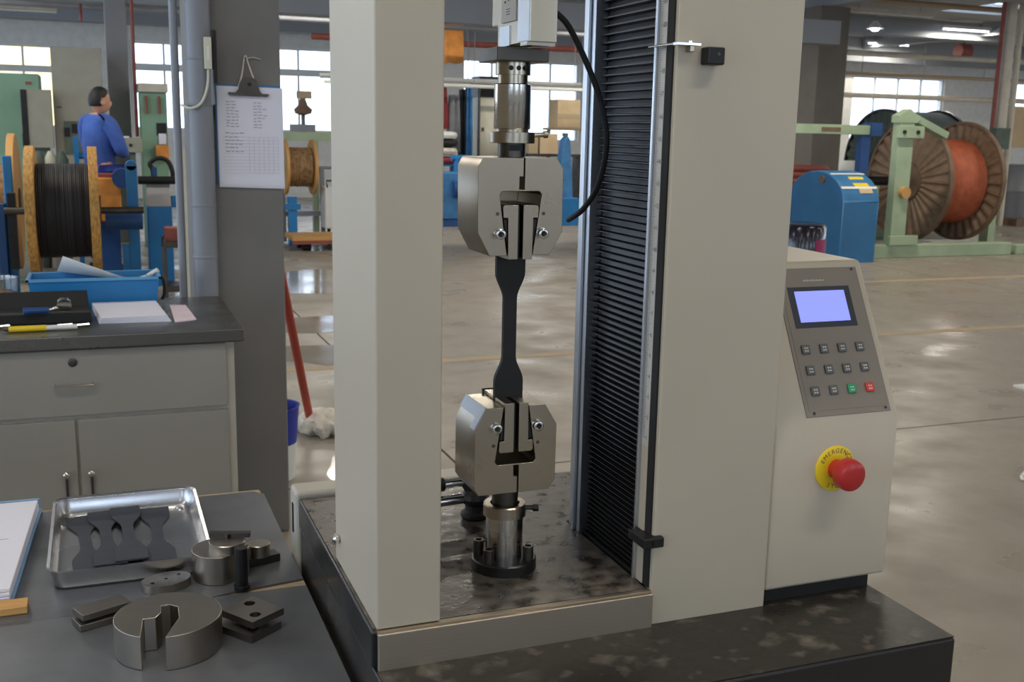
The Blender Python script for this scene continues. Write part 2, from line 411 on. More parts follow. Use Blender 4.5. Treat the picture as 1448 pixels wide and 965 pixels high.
rc = MB().prism([(.600,1.066),(.763,1.066),(.763,1.312),(.600,1.312),(.600,1.284),(.632,1.284),(.632,1.084),(.600,1.084)], 'z', ZB, 1.85).build('right_column', 'cream_paint', tm, bevel=.002)
MB().box(.256, .765, 1.075, 1.30, 1.851, 1.93).build('top_beam', 'cream_paint', tm, bevel=.003)
# bellows: accordion pleats inside the channel of the right column
n = 64; prof = []
z = 1.80; prof_b = []
while z > ZD+.008:
    pitch = .0066+.0034*(z-ZD)/.65
    prof_b += [(.6125, z), (.6115, z-pitch*.62), (.6035, z-pitch*.72), (.6035, z-pitch*.86), (.6115, z-pitch*.97)]; z -= pitch
zs = [p[1] for p in prof_b]
mbz = MB(); vs_ = []; fs_ = []
for x, zz in prof_b: vs_ += [(x, 1.108, zz), (x, 1.262, zz)]
for i in range(len(zs)-1): fs_.append((2*i, 2*i+1, 2*i+3, 2*i+2))
nb = len(vs_)
for zz in (zs[0], zs[-1]): vs_ += [(.628, 1.108, zz), (.628, 1.262, zz)]
mbz.add(vs_, fs_+[(nb, nb+1, nb+3, nb+2)])
bel = mbz.build('bellows', 'bellows_black', tm, smooth=False)
MB().box(.602, .631, 1.108, 1.262, 1.80, 1.849).build('bellows_clamp', 'black_steel', bel)
MB().box(.6005, .6315, 1.1065, 1.2635, ZB+.001, ZD+.004).build('bellows_foot', 'black_base', bel)
# guide rails
for y0, y1, x0 in ((1.264,1.273,.594), (1.276,1.2835,.590), (1.1015,1.106,.593)):
    MB().box(x0, .631, y0, y1, ZD, 1.849).build('guide_rail', 'aluminium', tm, bevel=.001)
ps = MB().box(.5965, .6002, 1.268, 1.302, ZD+.001, 1.849).build('side_strip', 'aluminium', tm)
# ruler and the black slot strip on the channel lip
rl = MB().box(.5970, .6002, 1.085, 1.101, 1.035, 1.849).build('ruler', 'ruler_white', tm)
tk = MB(); i = 0; zz = 1.045
while zz < 1.56:
    L_ = .0085 if i % 10 == 0 else (.006 if i % 5 == 0 else .004)
    tk.box(.5967, .59705, 1.0995-L_, 1.0995, zz-.00018, zz+.00018); i += 1; zz += .0025
tk.build('ruler_tick', 'dark_print', rl)['kind'] = 'stuff'
dg_ = MB()
for k in range(0, 21):
    M = Matrix(((0,0,-1,.5966),(-1,0,0,1.0892),(0,1,0,1.045+k*.025),(0,0,0,1)))
    put_text(dg_, str(k+1), .0075, M)
dg_.build('ruler_numbers', 'dark_print', rl)
MB().box(.5972, .6002, 1.085, 1.1012, ZD+.001, 1.035).build('ruler_backing', 'cream_paint', tm)
MB().box(.5976, .6002, 1.0715, 1.085, ZD+.001, 1.849).build('slot_strip', 'black_rubber', tm)
sb = MB().box(.583, .599, 1.088, 1.1015, .917, .929).box(.583, .6105, 1.058, 1.088, .917, .930).build('limit_block', 'black_steel', tm, bevel=.002)
MB().cyl((.5975,1.058,.9235),(.5975,1.0545,.9235),.0035,n=6).build('screw', 'black_steel', sb)
# pointer arm and the black stop on the column front
pa = MB().cyl((.594,1.119,1.4975),(.594,1.0625,1.4975),.0016,n=10).box(.593,.6225,1.0535,1.0645,1.4962,1.4988).build('pointer_arm', 'bright_steel', tm)
MB().box(.610,.6155,1.0545,1.0655,1.4895,1.4961).build('pointer_block', 'ground_steel', pa, bevel=.0008)
MB().cyl((.6125,1.0595,1.4988),(.6125,1.0595,1.5012),.0028,n=12).build('screw', 'chrome', pa)
bs = MB().box(.6295,.6505,1.048,1.0658,1.4765,1.4955).build('travel_stop', 'black_steel', tm, bevel=.002)
MB().cyl((.642,1.048,1.488),(.642,1.0474,1.488),.0017,n=10).build('screw', 'dark_steel', bs)
for x, z in ((.72,1.36),(.735,.95),(.655,.99)):
    pass
# control box
XB0, XB1, YF = .7635, .953, 1.0685
SLP = Vector((0,.4672,.8841)); PM = Vector((0, YF, 1.049))
cb = MB().prism([(YF,.834),(YF,1.049),(YF+.4672*.217,1.049+.8841*.217),(1.36,1.243),(1.36,.834)], 'x', XB0, XB1).build('control_box', 'cream_paint', tm, bevel=.005, seg=3)
MB().box(XB0+.004, .934, 1.079, 1.35, ZB+.0005, .834).build('box_plinth', 'black_rubber', cb)
nrm = Vector((0,-.8841,.4672))
def on_panel(x, s, h=0): return Vector((x,0,0))+PM+SLP*s+nrm*h
def panel_slab(mb, x0, x1, s0, s1, h0, h1):
    P = [on_panel(x, s, h) for h in (h0, h1) for x, s in ((x0,s0),(x1,s0),(x1,s1),(x0,s1))]
    return mb.add(P, [(0,3,2,1),(4,5,6,7),(0,1,5,4),(1,2,6,5),(2,3,7,6),(3,0,4,7)])
kp = panel_slab(MB(), .8118, .9415, .009, .207, -.001, .0012).build('keypad_panel', 'panel_grey', tm, bevel=.0006)
panel_slab(MB(), .817, .9365, .0165, .2005, .0013, .0016).build('panel_overlay', 'panel_grey', kp)
panel_slab(MB(), .8255, .9215, .125, .1805, .0017, .0022).build('display_bezel', 'bezel_dark', kp)
panel_slab(MB(), .8345, .912, .1325, .1745, .0022, .0027).build('display', 'lcd_glow', kp)
for kx in (.8235, .9335):
    for ks in (.0135, .2035):
        a = on_panel(kx, ks, .001); MB().cyl(a, a+nrm*.0013, .0018, n=10).build('screw', 'dark_steel', kp)
lg = MB()
xx = .853
for w_ in (.002,.0016,.0022,.002,.0018,.0024,.0016,.002,.0018,.0022,.0014,.002):
    panel_slab(lg, xx, xx+w_*.8, .1882, .1905+random.uniform(-.0004,.0006), .0017, .0019); xx += w_+.0009
lg.build('maker_lettering', 'legend', kp)
for r, s in enumerate((.0963, .0688, .0415)):
    for c in range(4):
        x = .8318+c*.0279
        mt = 'key_grey' if not (r == 2 and c >= 2) else ('key_green' if c == 2 else 'key_red')
        ky = panel_slab(MB(), x-.0062, x+.0062, s-.0060, s+.0060, .0016, .0046).build('key', mt, tm, bevel=.0012)
        lgd = MB()
        for j, dz in enumerate((.0015, -.0022)):
            for q in range(2): panel_slab(lgd, x-.003+q*.0033, x-.0006+q*.0033, s+dz-.0009, s+dz+.0009, .0046, .0048)
        lgd.build('key_legend', 'legend', ky)
# emergency stop
ec = Vector((.857, YF, .989))
es = MB().lathe([(.0295,0),(.0295,.0022),(.028,.0032),(.012,.0032)], (0,0,0), 'z', 40)
def toY(mb, c):   # lathe along z turned to face -Y
    mb.v = [(c[0]+p[0], c[1]-p[2], c[2]+p[1]) for p in mb.v]; mb.f = [f for f in mb.f]; return mb
esr = toY(es, ec).build('emergency_stop', 'yellow_plastic', tm)
toY(MB().lathe([(.0125,.003),(.0125,.017),(.0185,.020),(.0205,.023),(.0205,.032),(.0195,.0355),(.0165,.0375),(.006,.0382)], n=36), ec).build('push_button', 'red_plastic', esr)
tx = MB()
def ring_text(word, a_mid, r, size, step, flip=False):
    for i, ch in enumerate(word):
        a = a_mid + (-(i-(len(word)-1)/2)*step if not flip else (i-(len(word)-1)/2)*step)
        rot = a-PI/2 if not flip else a+PI/2
        ca, sa = math.cos(rot), math.sin(rot)
        M = Matrix(((ca,-sa,0,ec.x+r*math.cos(a)),(0,0,-1,ec.y-.0034),(sa,ca,0,ec.z+r*math.sin(a)),(0,0,0,1)))
        put_text(tx, ch, size, M)
ring_text('EMERGENCY', PI/2, .0235, .0085, .27); ring_text('STOP', -PI/2, .0235, .0085, .3, True)
tx.build('stop_lettering', 'dark_print', esr)
# --- upper load train (axis AX, AY)
AX, AY = .4570, 1.192
def s_cell():
    P = [(1.130,1.498),(1.204,1.498),(1.204,1.494),(1.232,1.494),(1.232,1.523),(1.252,1.523),(1.252,1.64),(1.130,1.64)]
    return MB().prism(P, 'x', .452, .4845)
lcell = s_cell().build('load_cell', 'smooth_aluminium', tm, bevel=.0008)
lp = MB().box(.4495,.4522,1.168,1.2155,1.5235,1.556).build('cell_label_plate', 'white_plastic', lcell, bevel=.0004)
pr = MB()
M = Matrix(((0,0,-1,.4494),(-1,0,0,1.192),(0,1,0,1.540),(0,0,0,1)))
for a0, b0 in ((-.010,.006),(.001,.008)):
    pr.box(.4492,.4496,1.192-a0-.002,1.192-a0+.002,1.540+b0-.0012,1.540+b0+.0012)
for j in range(3): pr.box(.4493,.4496,1.186,1.198,1.5372-j*.0028,1.5379-j*.0028)
pr.build('cell_label_print', 'dark_print', lp)
MB().box(.4505,.4522,1.190,1.222,1.4975,1.5195).build('cell_recess_plate', 'aluminium', lcell)
MB().box(.4506,.4522,1.1305,1.164,1.4995,1.639).build('cell_side_sheen', 'aluminium', lcell)  # added bluish plate standing in for daylight on the cell's left side
MB().box(.4508,.4845,1.135,1.155,1.4945,1.4981).build('cell_foot', 'bright_steel', lcell)
MB().box(.410,.520,1.12,1.29,1.641,1.72).build('crosshead', 'cream_paint', tm, bevel=.003)
MB().box(.520,.612,1.13,1.26,1.655,1.71).build('crosshead_arm', 'cream_paint', tm)
MB().box(AX-.0315,AX+.0315,AY-.0315,AY+.0315,1.4785,1.4935).build('adapter_plate', 'dark_steel', tm, bevel=.001)
rg = MB().lathe([(.0205,1.4645),(.0205,1.4785)], (AX,AY,0), n=40).build('adapter_ring', 'ground_steel', tm)
for a in (-2.05,-1.62,-1.25):
    d = Vector((math.cos(a), math.sin(a), 0)); c = Vector((AX,AY,1.4716))+d*.0198
    MB().cyl(c, c+d*.001, .0028, n=12).build('pin_hole', 'black_steel', rg)
MB().lathe([(.0175,1.4545),(.0175,1.4645)], (AX,AY,0)).build('neck', 'ground_steel', tm)
MB().lathe([(.0208,1.403),(.0215,1.404),(.0215,1.4535),(.0205,1.4545)], (AX,AY,0), n=48).build('coupling', 'bright_steel', tm)
MB().lathe([(.0195,1.4),(.0195,1.403)], (AX,AY,0)).build('coupling_collar', 'ground_steel', tm)
nutp = [(AX+(.0275 if i % 2 == 0 else .0262)*math.cos(2*PI*i/20), AY+(.0275 if i % 2 == 0 else .0262)*math.sin(2*PI*i/20)) for i in range(20)]
ln = MB().prism(nutp, 'z', 1.387, 1.400).build('lock_nut', 'ground_steel', tm, bevel=.0008)
MB().cyl((AX+.024,AY-.006,1.3965),(AX+.038,AY-.008,1.3975),.0028,n=12).cyl((AX+.037,AY-.0079,1.3975),(AX+.0415,AY-.0083,1.3977),.0042,n=14).build('locking_pin', 'ground_steel', ln)
sp = MB().lathe([(.0165,1.3715),(.0165,1.387)], (AX,AY,0)).build('spigot', 'dark_steel', tm)
MB().box(AX-.009,AX+.007,AY-.0172,AY-.012,1.3785,1.3855).build('spigot_slot', 'black_steel', sp)
# --- grips
def grip(name, fz, flip):
    X = lambda x: x
    out = [(.409,1.371),(.4525,1.371),(.4585,1.371),(.4585,1.3495),(.4535,1.3495),(.4535,1.335),(.4600,1.335),(.4600,1.371),(.500,1.371),(.508,1.359),(.5085,1.286),(.493,1.259),
           (.4715,1.259),(.4815,1.329),(.4785,1.333),(.4325,1.333),(.4295,1.329),(.4395,1.259),(.418,1.259),(.4035,1.286),(.403,1.361)]
    out = [(x, fz(z)) for x, z in out]
    g = MB().prism(out, 'y', 1.155, 1.229).build(name, 'ground_steel', tm, bevel=.0007, seg=1)
    xc = .4555
    for sx in (-1, 1):
        tp = [(.0030,1.3175),(.0205,1.3175),(.0222,1.3145),(.0214,1.3025),(.0158,1.3025),(.0150,1.2545),(.0030,1.2545)]
        tp = [(xc+sx*a, fz(b)) for a, b in tp]
        MB().prism(tp, 'y', 1.1535, 1.1885).build('front_jaw', 'ground_steel', g, bevel=.0006, seg=1)
        MB().prism(tp, 'y', 1.1955, 1.2305).build('rear_jaw', 'ground_steel', g, bevel=.0006, seg=1)
        bk = [(xc+sx*a, fz(b)) for a, b in ((.0165,1.301),(.0208,1.301),(.0168,1.275),(.0162,1.275))]
        MB().prism(bk, 'y', 1.1555, 1.2285).build('wedge_key', 'black_steel', g)
        bx_, bz_ = xc+sx*.0265, fz(1.2845)
        bo = MB().lathe([(.0072,0),(.0072,.0012),(.0062,.0012),(.0062,.0075),(.0055,.008),(.0035,.008),(.0035,.004)], n=24)
        bo = toY(bo, (bx_, 1.155, bz_)).build('cap_bolt', 'bright_steel', g)
        MB().cyl((bx_,1.1508,bz_),(bx_,1.1500,bz_),.0033,n=6).build('socket', 'black_steel', bo)
        MB().cyl((xc+sx*.0285,1.1552,fz(1.3075)),(xc+sx*.0285,1.1546,fz(1.3075)),.0022,n=10).build('dowel', 'dark_steel', g)
    zs_ = sorted((fz(1.3335), fz(1.262)))
    MB().box(.428,.483,1.2295,1.2335,zs_[0],zs_[1]).build('back_plate', 'ground_steel', g)
    za, zb = sorted((fz(1.2605), fz(1.2535)))
    MB().box(.4395,.4735,1.2310,1.2345,za,zb).build('jaw_plate', 'dark_steel', g)
    MB().box(.4545,.4565,1.160,1.188,min(fz(1.3155),fz(1.2560)),max(fz(1.3155),fz(1.2560))).build('jaw_liner', 'black_steel', g)
    return g
grip('upper_grip', lambda z: z, False)
lowz = lambda z: .970+(1.371-z)*.108/.112
lg_ = grip('lower_grip', lowz, True)
# window reflection, made as an added bright L-shaped shim on the lower grip's chamfer
a, b = Vector((.4035,0,lowz(1.286))), Vector((.418,0,lowz(1.259)))
d = (b-a).normalized(); nn = Vector((-d.z,0,d.x)); Ls = (b-a).length
sh = MB()
def glint_plate(u0, u1, y0, y1):
    P = [Vector((0,y,0))+a+d*u+nn*h for h in (0,.0018) for u, y in ((u0,y0),(u1,y0),(u1,y1),(u0,y1))]
    sh.add(P, [(0,1,2,3),(4,7,6,5),(0,4,5,1),(1,5,6,2),(2,6,7,3),(3,7,4,0)])
glint_plate(0, Ls, 1.1555, 1.170); glint_plate(Ls*.45, Ls, 1.170, 1.228)
sh.build('chamfer_glint', 'aluminium', lg_)
# --- lower load train
MB().lathe([(.041,ZD),(.041,.8735),(.0395,.875)], (AX,AY,0), n=48).build('flange', 'black_base', tm)
MB().lathe([(.0235,.875),(.0235,.930)], (AX,AY,0), n=40).build('socket_post', 'bright_steel', tm)
MB().lathe([(.0268,.930),(.0268,.944),(.0255,.9455),(.0185,.9455),(.0185,.936)], (AX,AY,0), n=40).build('socket_ring', 'ground_steel', tm)
MB().lathe([(.0165,.936),(.0165,.970)], (AX,AY,0)).build('lower_spigot', 'dark_steel', tm)
lk = MB().cyl((AX+.025,AY-.008,.9385),(AX+.034,AY-.0105,.9385),.0028,n=10).cyl((AX+.0335,AY-.0104,.9385),(AX+.0405,AY-.0128,.9385),.0052,n=6).build('locking_screw', 'dark_steel', tm)
for a in (-2.55, 2.6, -.75, .7):
    c = Vector((AX+.0325*math.cos(a), AY+.0325*math.sin(a), .8745))
    bo = MB().lathe([(.0068,0),(.0068,.018),(.0062,.0186),(.0042,.0186),(.0042,.015)], c, n=20).build('cap_bolt', 'dark_steel', tm)
# sensor cable from the load cell, looping in front of the bellows
MB().tube([(.4842,1.20,1.548),(.497,1.20,1.546),(.512,1.20,1.538),(.530,1.20,1.522),(.554,1.20,1.482),(.573,1.20,1.441),(.5835,1.20,1.399),(.584,1.205,1.365),(.5805,1.218,1.331),(.574,1.24,1.306),(.570,1.262,1.294),(.572,1.280,1.289)], .0036, 10).build('sensor_cable', 'black_rubber', tm)

# ------------------------------------------------------------------ specimens
def dumbbell(w_end, w_neck, L, grip_l, shoulder, th):
    """flat dumbbell, long axis Y, centred; returns half outline"""
    R = []
    h = L/2
    R += [(w_end/2, -h), (w_end/2, -h+grip_l)]
    for i in range(1, 8):
        t = i/8; s = (1-math.cos(PI*t))/2
        R.append((w_end/2+(w_neck-w_end)/2*s, -h+grip_l+shoulder*t))
    R.append((w_neck/2, -h+grip_l+shoulder)); R2 = [(x, -y) for x, y in reversed(R)]
    right = R+R2
    return right+[(-x, y) for x, y in reversed(right)]
P = dumbbell(.0365, .0165, .2, .033, .032, .004)
zc = (1.2535+1.0823)/2
tag(MB().prism([(AX+.0012+x, zc+y) for x, y in P], 'y', 1.1888, 1.1952).build('rubber_specimen', 'specimen_black', loc=(AX, 1.192, zc)),
    'black rubber dumbbell specimen stretched upright between the two steel grips', 'specimen')

# knurled clamp with two steel rods at the back of the deck
cl = thing('rod_clamp', 'black knurled clamp holding two bright steel rods behind the grip post', 'clamp', (.478, 1.365, ZD))
MB().lathe([(.018,0),(.020,.004),(.020,.008),(.014,.012),(.014,.020),(.019,.024),(.021,.030),(.019,.036),(.012,.042)], (.478,1.365,ZD+.0005), n=20).build('clamp_body', 'black_steel', cl, smooth=False)
MB().cyl((.462,1.365,.892),(.35,1.352,.892),.0075,n=16).build('rod', 'chrome', cl)
MB().cyl((.468,1.372,.914),(.40,1.366,.914),.0068,n=16).build('rod', 'chrome', cl)
MB().cyl((.432,1.3688,.914),(.405,1.3664,.914),.0098,n=16).build('rod_grip', 'black_steel', cl)
MB().bar((.466,1.372,.916),(.478,1.368,.896),.016).build('clamp_arm', 'black_steel', cl)
sc_ = thing('scrap_nut', 'rusty scrap bolt lying on the dirty black deck beside the post', 'scrap', (.53,1.335,ZD))
MB().cyl((.526,1.338,ZD),(.526,1.338,ZD+.008),.012,n=6).build('nut', 'rust_brown', sc_)
MB().cyl((.518,1.352,ZD+.006),(.500,1.375,ZD+.012),.0035,n=8).build('stud', 'dark_steel', sc_)

# ------------------------------------------------------------------ work table in front, left
ZT = .76
wt = thing('work_table', 'steel-topped work table with worn wooden edges, left of the machine', 'table', (-.3, 1.4, 0))
MB().box(-.90, .249, .70, 1.888, ZT-.042, ZT-.0035).build('wooden_top', 'worn_wood', wt, bevel=.004)
pt = MB().prism([(-.902,.70),(.2505,.70),(.2505,1.438),(-.902,1.438)], 'z', ZT-.0033, ZT).build('steel_sheet', 'table_steel', wt)
MB().prism([(-.902,1.4385),(.120,1.4385),(.150,1.447),(.2505,1.462),(.2505,1.846),(.235,1.868),(-.902,1.868)], 'z', ZT-.0033, ZT).build('steel_sheet', 'table_steel', wt)
MB().box(-.902, .2515, .70, 1.86, ZT-.012, ZT-.0034).build('edge_strip', 'worn_wood', wt)
for x in (-.86, .20):
    for y in (.75, 1.84): MB().box(x-.025, x+.025, y-.025, y+.025, 0, ZT-.042).build('leg', 'dark_steel', wt)
MB().box(-.86, .2, 1.82, 1.85, ZT-.12, ZT-.042).box(-.86, .2, .74, .77, ZT-.12, ZT-.042).build('apron', 'dark_steel', wt)

# shallow stainless tray
ty = thing('metal_tray', 'shallow rectangular stainless tray holding four rubber dumbbells', 'tray', (.02, 1.68, ZT))
def tray_shell(mb, x0, x1, y0, y1, z0, z1, r, th, flare):
    n = 6
    def ring(inset, z, rr): return [(x, y, z) for x, y in rrect(x0+inset, x1-inset, y0+inset, y1-inset, rr, n)]
    rings = [ring(flare, z0, r-flare*.5), ring(flare*.3, z0+.006, r), ring(0, z1-.002, r), ring(-.004, z1, r+.003), ring(-.004, z1-.002, r+.003) , ring(th*1.0, z1-.0035, r-th), ring(flare*.3+th, z0+.007, r-th), ring(flare+th, z0+th, r-flare*.5-th)]
    k = len(rings[0]); vs = [p for rg_ in rings for p in rg_]; fs = []
    for a in range(len(rings)-1):
        for i in range(k): fs.append((a*k+i, a*k+(i+1)%k, (a+1)*k+(i+1)%k, (a+1)*k+i))
    fs.append(tuple(range(k-1,-1,-1))); fs.append(tuple(range((len(rings)-1)*k, len(rings)*k)))
    mb.add(vs, fs); return mb
tray_shell(MB(), -.088, .128, 1.522, 1.838, ZT+.0005, ZT+.031, .022, .0014, .006).build('tray_pan', 'stainless_tray', ty)
for x, y in ((-.066,1.816),(.106,1.816),(-.066,1.544),(.106,1.544)):
    MB().lathe([(.009,0),(.008,.0022),(.004,.0032)], (x,y,ZT+.002), n=16).build('corner_boss', 'stainless_tray', ty)
P = dumbbell(.0465, .0175, .236, .034, .058, .003)
labs = ['leftmost dark rubber dumbbell in the steel tray', 'dark rubber dumbbell second from the left in the steel tray, partly overlapped', 'dark rubber dumbbell third from the left in the steel tray', 'rightmost dark rubber dumbbell in the steel tray, lying apart']
for i, (x, y, a, z) in enumerate(((-.0435,1.698,3.7,0),(-.013,1.704,2.6,.0026),(.0195,1.706,1.2,0.0052),(.0625,1.703,-.5,0))):
    o = MB().prism(P, 'z', 0, .0024).build('rubber_specimen', 'specimen_navy')
    o.location = (x, y, ZT+.0022+z); o.rotation_euler[2] = math.radians(a)
    tag(o, labs[i], 'specimen', 'dumbbells in the tray')

# big round block with a stepped slot
n0 = 60; cx, cy, R = .0565, 1.3085, .0645
a0, a1 = math.atan2(1.2535-cy, .0215-cx), math.atan2(1.2465-cy, .0495-cx)
if a1 < a0: a1 += 2*PI
arc = [(cx+R*math.cos(a1+(a0+2*PI-a1)*i/n0), cy+R*math.sin(a1+(a0+2*PI-a1)*i/n0)) for i in range(n0+1)]
notch = [(.0265,1.299),(.0275,1.3025),(.0415,1.3025),(.0485,1.315),(.0495,1.334),(.0600,1.336),(.0695,1.326),(.0685,1.2985),(.0690,1.2955)]
nd = tag(MB().prism(arc+notch, 'z', ZT+.0005, ZT+.0435).build('slotted_round_block', 'steel', loc=(cx,cy,ZT), bevel=.0008), 'large round steel block with a stepped slot cut into its side, on the table', 'steel block')
# smaller round block with a raised disc and cross bar
gb = thing('round_fixture', 'small round steel fixture with a raised disc and cross bar, beside the tray', 'fixture', (.141,1.512,ZT))
MB().prism([(.141+.040*math.cos(t*2*PI/48), 1.512+.040*math.sin(t*2*PI/48)) for t in range(48) if not 36.6 < t < 43.2]+[(.152,1.492)], 'z', ZT+.0005, ZT+.042).build('fixture_body', 'steel', gb, bevel=.0008)
MB().lathe([(.0255,ZT+.042),(.0255,ZT+.0535),(.0245,ZT+.0545)], (.150,1.505,0), n=36).build('raised_disc', 'steel', gb)
MB().bar((.128,1.528,ZT+.0575),(.184,1.512,ZT+.0575),.012,.006).build('cross_bar', 'dark_steel', gb)
MB().cyl((.151,1.512,ZT+.0545),(.151,1.512,ZT+.062),.004,n=10).build('pin', 'dark_steel', gb)
rp = thing('stepped_clamp', 'small stepped dark steel clamp behind the small round fixture', 'clamp', (.200,1.535,ZT))
MB().obox((.203,1.540,ZT+.0065), (1,.25,0), (.05,.022,.012)).build('foot', 'dark_steel', rp, bevel=.0006)
MB().lathe([(.017,ZT+.0125),(.017,ZT+.03),(.016,ZT+.031)], (.199,1.541,0), n=24).build('boss', 'steel', rp)
bt = thing('standing_bolt', 'black hexagon bolt standing on its head before the round fixture', 'bolt', (.163,1.452,ZT))
MB().cyl((.163,1.452,ZT+.0005),(.163,1.452,ZT+.007),.0125,n=6).build('bolt_head', 'black_steel', bt, bevel=.0008)
MB().cyl((.163,1.452,ZT+.007),(.163,1.452,ZT+.062),.0088,n=20).build('shank', 'black_steel', bt)
# oval plate with three holes
el = circ(0,0,.034,36,.0245)
ov = MB().prism(el, 'z', 0, .0115, [circ(-.021,-.006,.0032,10), circ(0,0,.0027,10), circ(.020,.006,.0027,10)]).build('oval_plate', 'steel')
ov.location = (.064,1.494,ZT+.0005); ov.rotation_euler[2] = math.radians(14); tag(ov, 'thin oval steel plate with three holes between the tray and round block', 'steel plate')
# two drilled plates stacked
def drilled(z0, dx, rot, lab):
    o = MB().prism([(-.030,-.0265),(.030,-.0265),(.030,.0265),(-.030,.0265)], 'z', 0, .0092, [circ(-.0155,.009,.0072,18), circ(.0155,-.009,.0072,18)]).build('drilled_plate', 'mid_steel')
    o.location = (.1605+dx, 1.327+dx*1.4, z0); o.rotation_euler[2] = math.radians(rot)
    tag(o, lab, 'steel plate', 'stacked drilled plates')
drilled(ZT+.0005, -.004, -56+3, 'lower drilled steel plate of the pair at the table edge')
drilled(ZT+.0162, .001, -56, 'upper drilled steel plate of the pair, two round holes showing')
tag(MB().box(.150,.170,1.317,1.337,ZT+.0098,ZT+.0161).build('plate_spacer', 'dark_steel', loc=(.16,1.327,ZT+.012)), 'thin dark spacer between the two drilled steel plates', 'spacer')
# two dark jaw bars left of the block
for k, lab in enumerate(('lower dark steel jaw bar left of the big round block', 'upper dark steel jaw bar left of the big round block')):
    o = MB().prism([(-.0325,-.0165),(.0325,-.0165),(.0325,.0165),(-.0325,.0165)], 'z', 0, .0085).build('jaw_bar', 'mid_steel', bevel=.0007)
    o.location = (-.0225-.002*k, 1.4085, ZT+.0005+k*.0105); o.rotation_euler[2] = math.radians(20+3*k); tag(o, lab, 'steel bar', 'jaw bars')
    if k: o.location = (-.0205, 1.4135, ZT+.0125)
# paper pad on a board at the left edge
bd = tag(MB().box(-.36,-.1135,1.462,1.492,ZT+.0005,ZT+.011).build('wooden_strip', 'tan_wood', loc=(-.24,1.475,ZT), bevel=.001), 'tan wooden strip lying before the paper pad at the left edge', 'wood strip')
pp = thing('paper_pad', 'thick pad of white paper with a pale blue cover at the left edge', 'paper pad', (-.24,1.66,ZT))
MB().prism([(-.36,1.496),(-.133,1.496),(-.112,1.872),(-.36,1.872)], 'z', ZT+.0005, ZT+.006).build('back_cover', 'blue_cover', pp, bevel=.001)
for k in range(3): MB().prism([(-.36,1.497+.001*k),(-.1365+.0005*k,1.497+.001*k),(-.1155-.0006*k,1.862),(-.36,1.862)], 'z', ZT+.006+k*.006, ZT+.0118+k*.006).build('sheets', 'paper', pp, bevel=.0015)
MB().prism([(-.36,1.862),(-.1155,1.862),(-.114,1.868),(-.36,1.868)], 'z', ZT+.006, ZT+.025).build('binding', 'blue_cover', pp)
MB().box(-.36,-.150,1.69,1.6915,ZT+.0238,ZT+.0240).build('rule_line', 'grey_print', pp)

# ------------------------------------------------------------------ bench behind the table
ZC = .86; BF = 2.955
kb = thing('storage_cabinet', 'grey-green metal cabinet with one drawer over two doors, behind the tray', 'cabinet', (-.2, 3.25, 0))
MB().box(-1.05, .331, BF+.012, 3.535, 0, ZC-.036).build('cabinet_body', 'cabinet_edge', kb)
def front(name, x0, x1, z0, z1): return MB().box(x0, x1, BF-.002, BF+.0115, z0, z1).build(name, 'cabinet_grey', kb, bevel=.002)
dr = front('drawer', -.50, .309, .644, .820)
dr2 = front('drawer', -1.04, -.508, .644, .820)
d1 = front('door', -.50, -.0835, .06, .632); d2 = front('door', -.0765, .309, .06, .632); front('door', -1.04, -.508, .06, .632)
MB().lathe([(.011,0),(.011,.003),(.009,.005)], (0,0,0), n=18)
toY(MB().lathe([(.0115,0),(.0115,.003),(.0095,.0045),(.003,.0045)], n=18), (-.081, BF-.002, .788)).build('lock', 'dark_steel', dr)
MB().tube([(-.124,BF-.002,.729),(-.123,BF-.018,.729),(-.118,BF-.022,.729),(-.042,BF-.022,.729),(-.037,BF-.018,.729),(-.036,BF-.002,.729)], .004, 8, smooth=2).build('handle', 'bright_steel', dr)
for d_, x in ((d1,-.112),(d2,-.050)):
    toY(MB().lathe([(.004,0),(.004,.014),(.008,.018),(.008,.022),(.004,.025)], n=16), (x, BF-.002, .488)).build('knob', 'bright_steel', d_)
    MB().box(x-.003, x+.003, BF-.008, BF-.002, .40, .478).build('pull_bar', 'dark_steel', d_)
wk = thing('worktop', 'dark grey metal worktop lying over the storage cabinet', 'worktop', (-.3, 3.25, ZC-.035))
MB().box(-1.08, .356, BF-.022, 3.537, ZC-.034, ZC).build('slab', 'worktop_steel', wk, bevel=.003)
MB().box(-1.08, .345, BF-.018, BF+.012, ZC-.0358, ZC-.034).build('front_edging', 'dark_steel', wk)

# blue crate and what lies in it
bc = thing('blue_crate', 'long shallow blue plastic crate at the back of the worktop', 'crate', (-.02, 3.5, ZC))
def crate(mb, x0, x1, y0, y1, z0, z1, th, fl):
    mb.add([(x0+fl,y0+fl,z0),(x1-fl,y0+fl,z0),(x1-fl,y1-fl,z0),(x0+fl,y1-fl,z0),(x0,y0,z1),(x1,y0,z1),(x1,y1,z1),(x0,y1,z1),
            (x0+fl+th,y0+fl+th,z0+th),(x1-fl-th,y0+fl+th,z0+th),(x1-fl-th,y1-fl-th,z0+th),(x0+fl+th,y1-fl-th,z0+th),(x0+th,y0+th,z1),(x1-th,y0+th,z1),(x1-th,y1-th,z1),(x0+th,y1-th,z1)],
           [(0,3,2,1),(0,1,5,4),(1,2,6,5),(2,3,7,6),(3,0,4,7),(8,9,10,11),(8,12,13,9),(9,13,14,10),(10,14,15,11),(11,15,12,8),(4,5,13,12),(5,6,14,13),(6,7,15,14),(7,4,12,15)]); return mb
cx0, cx1, cy0, cy1, cz1 = -.200, .163, 3.385, 3.545, ZC+.088
crate(MB(), cx0, cx1, cy0, cy1, ZC+.001, cz1, .005, .008).build('crate_shell', 'blue_crate', bc)
rim = MB()
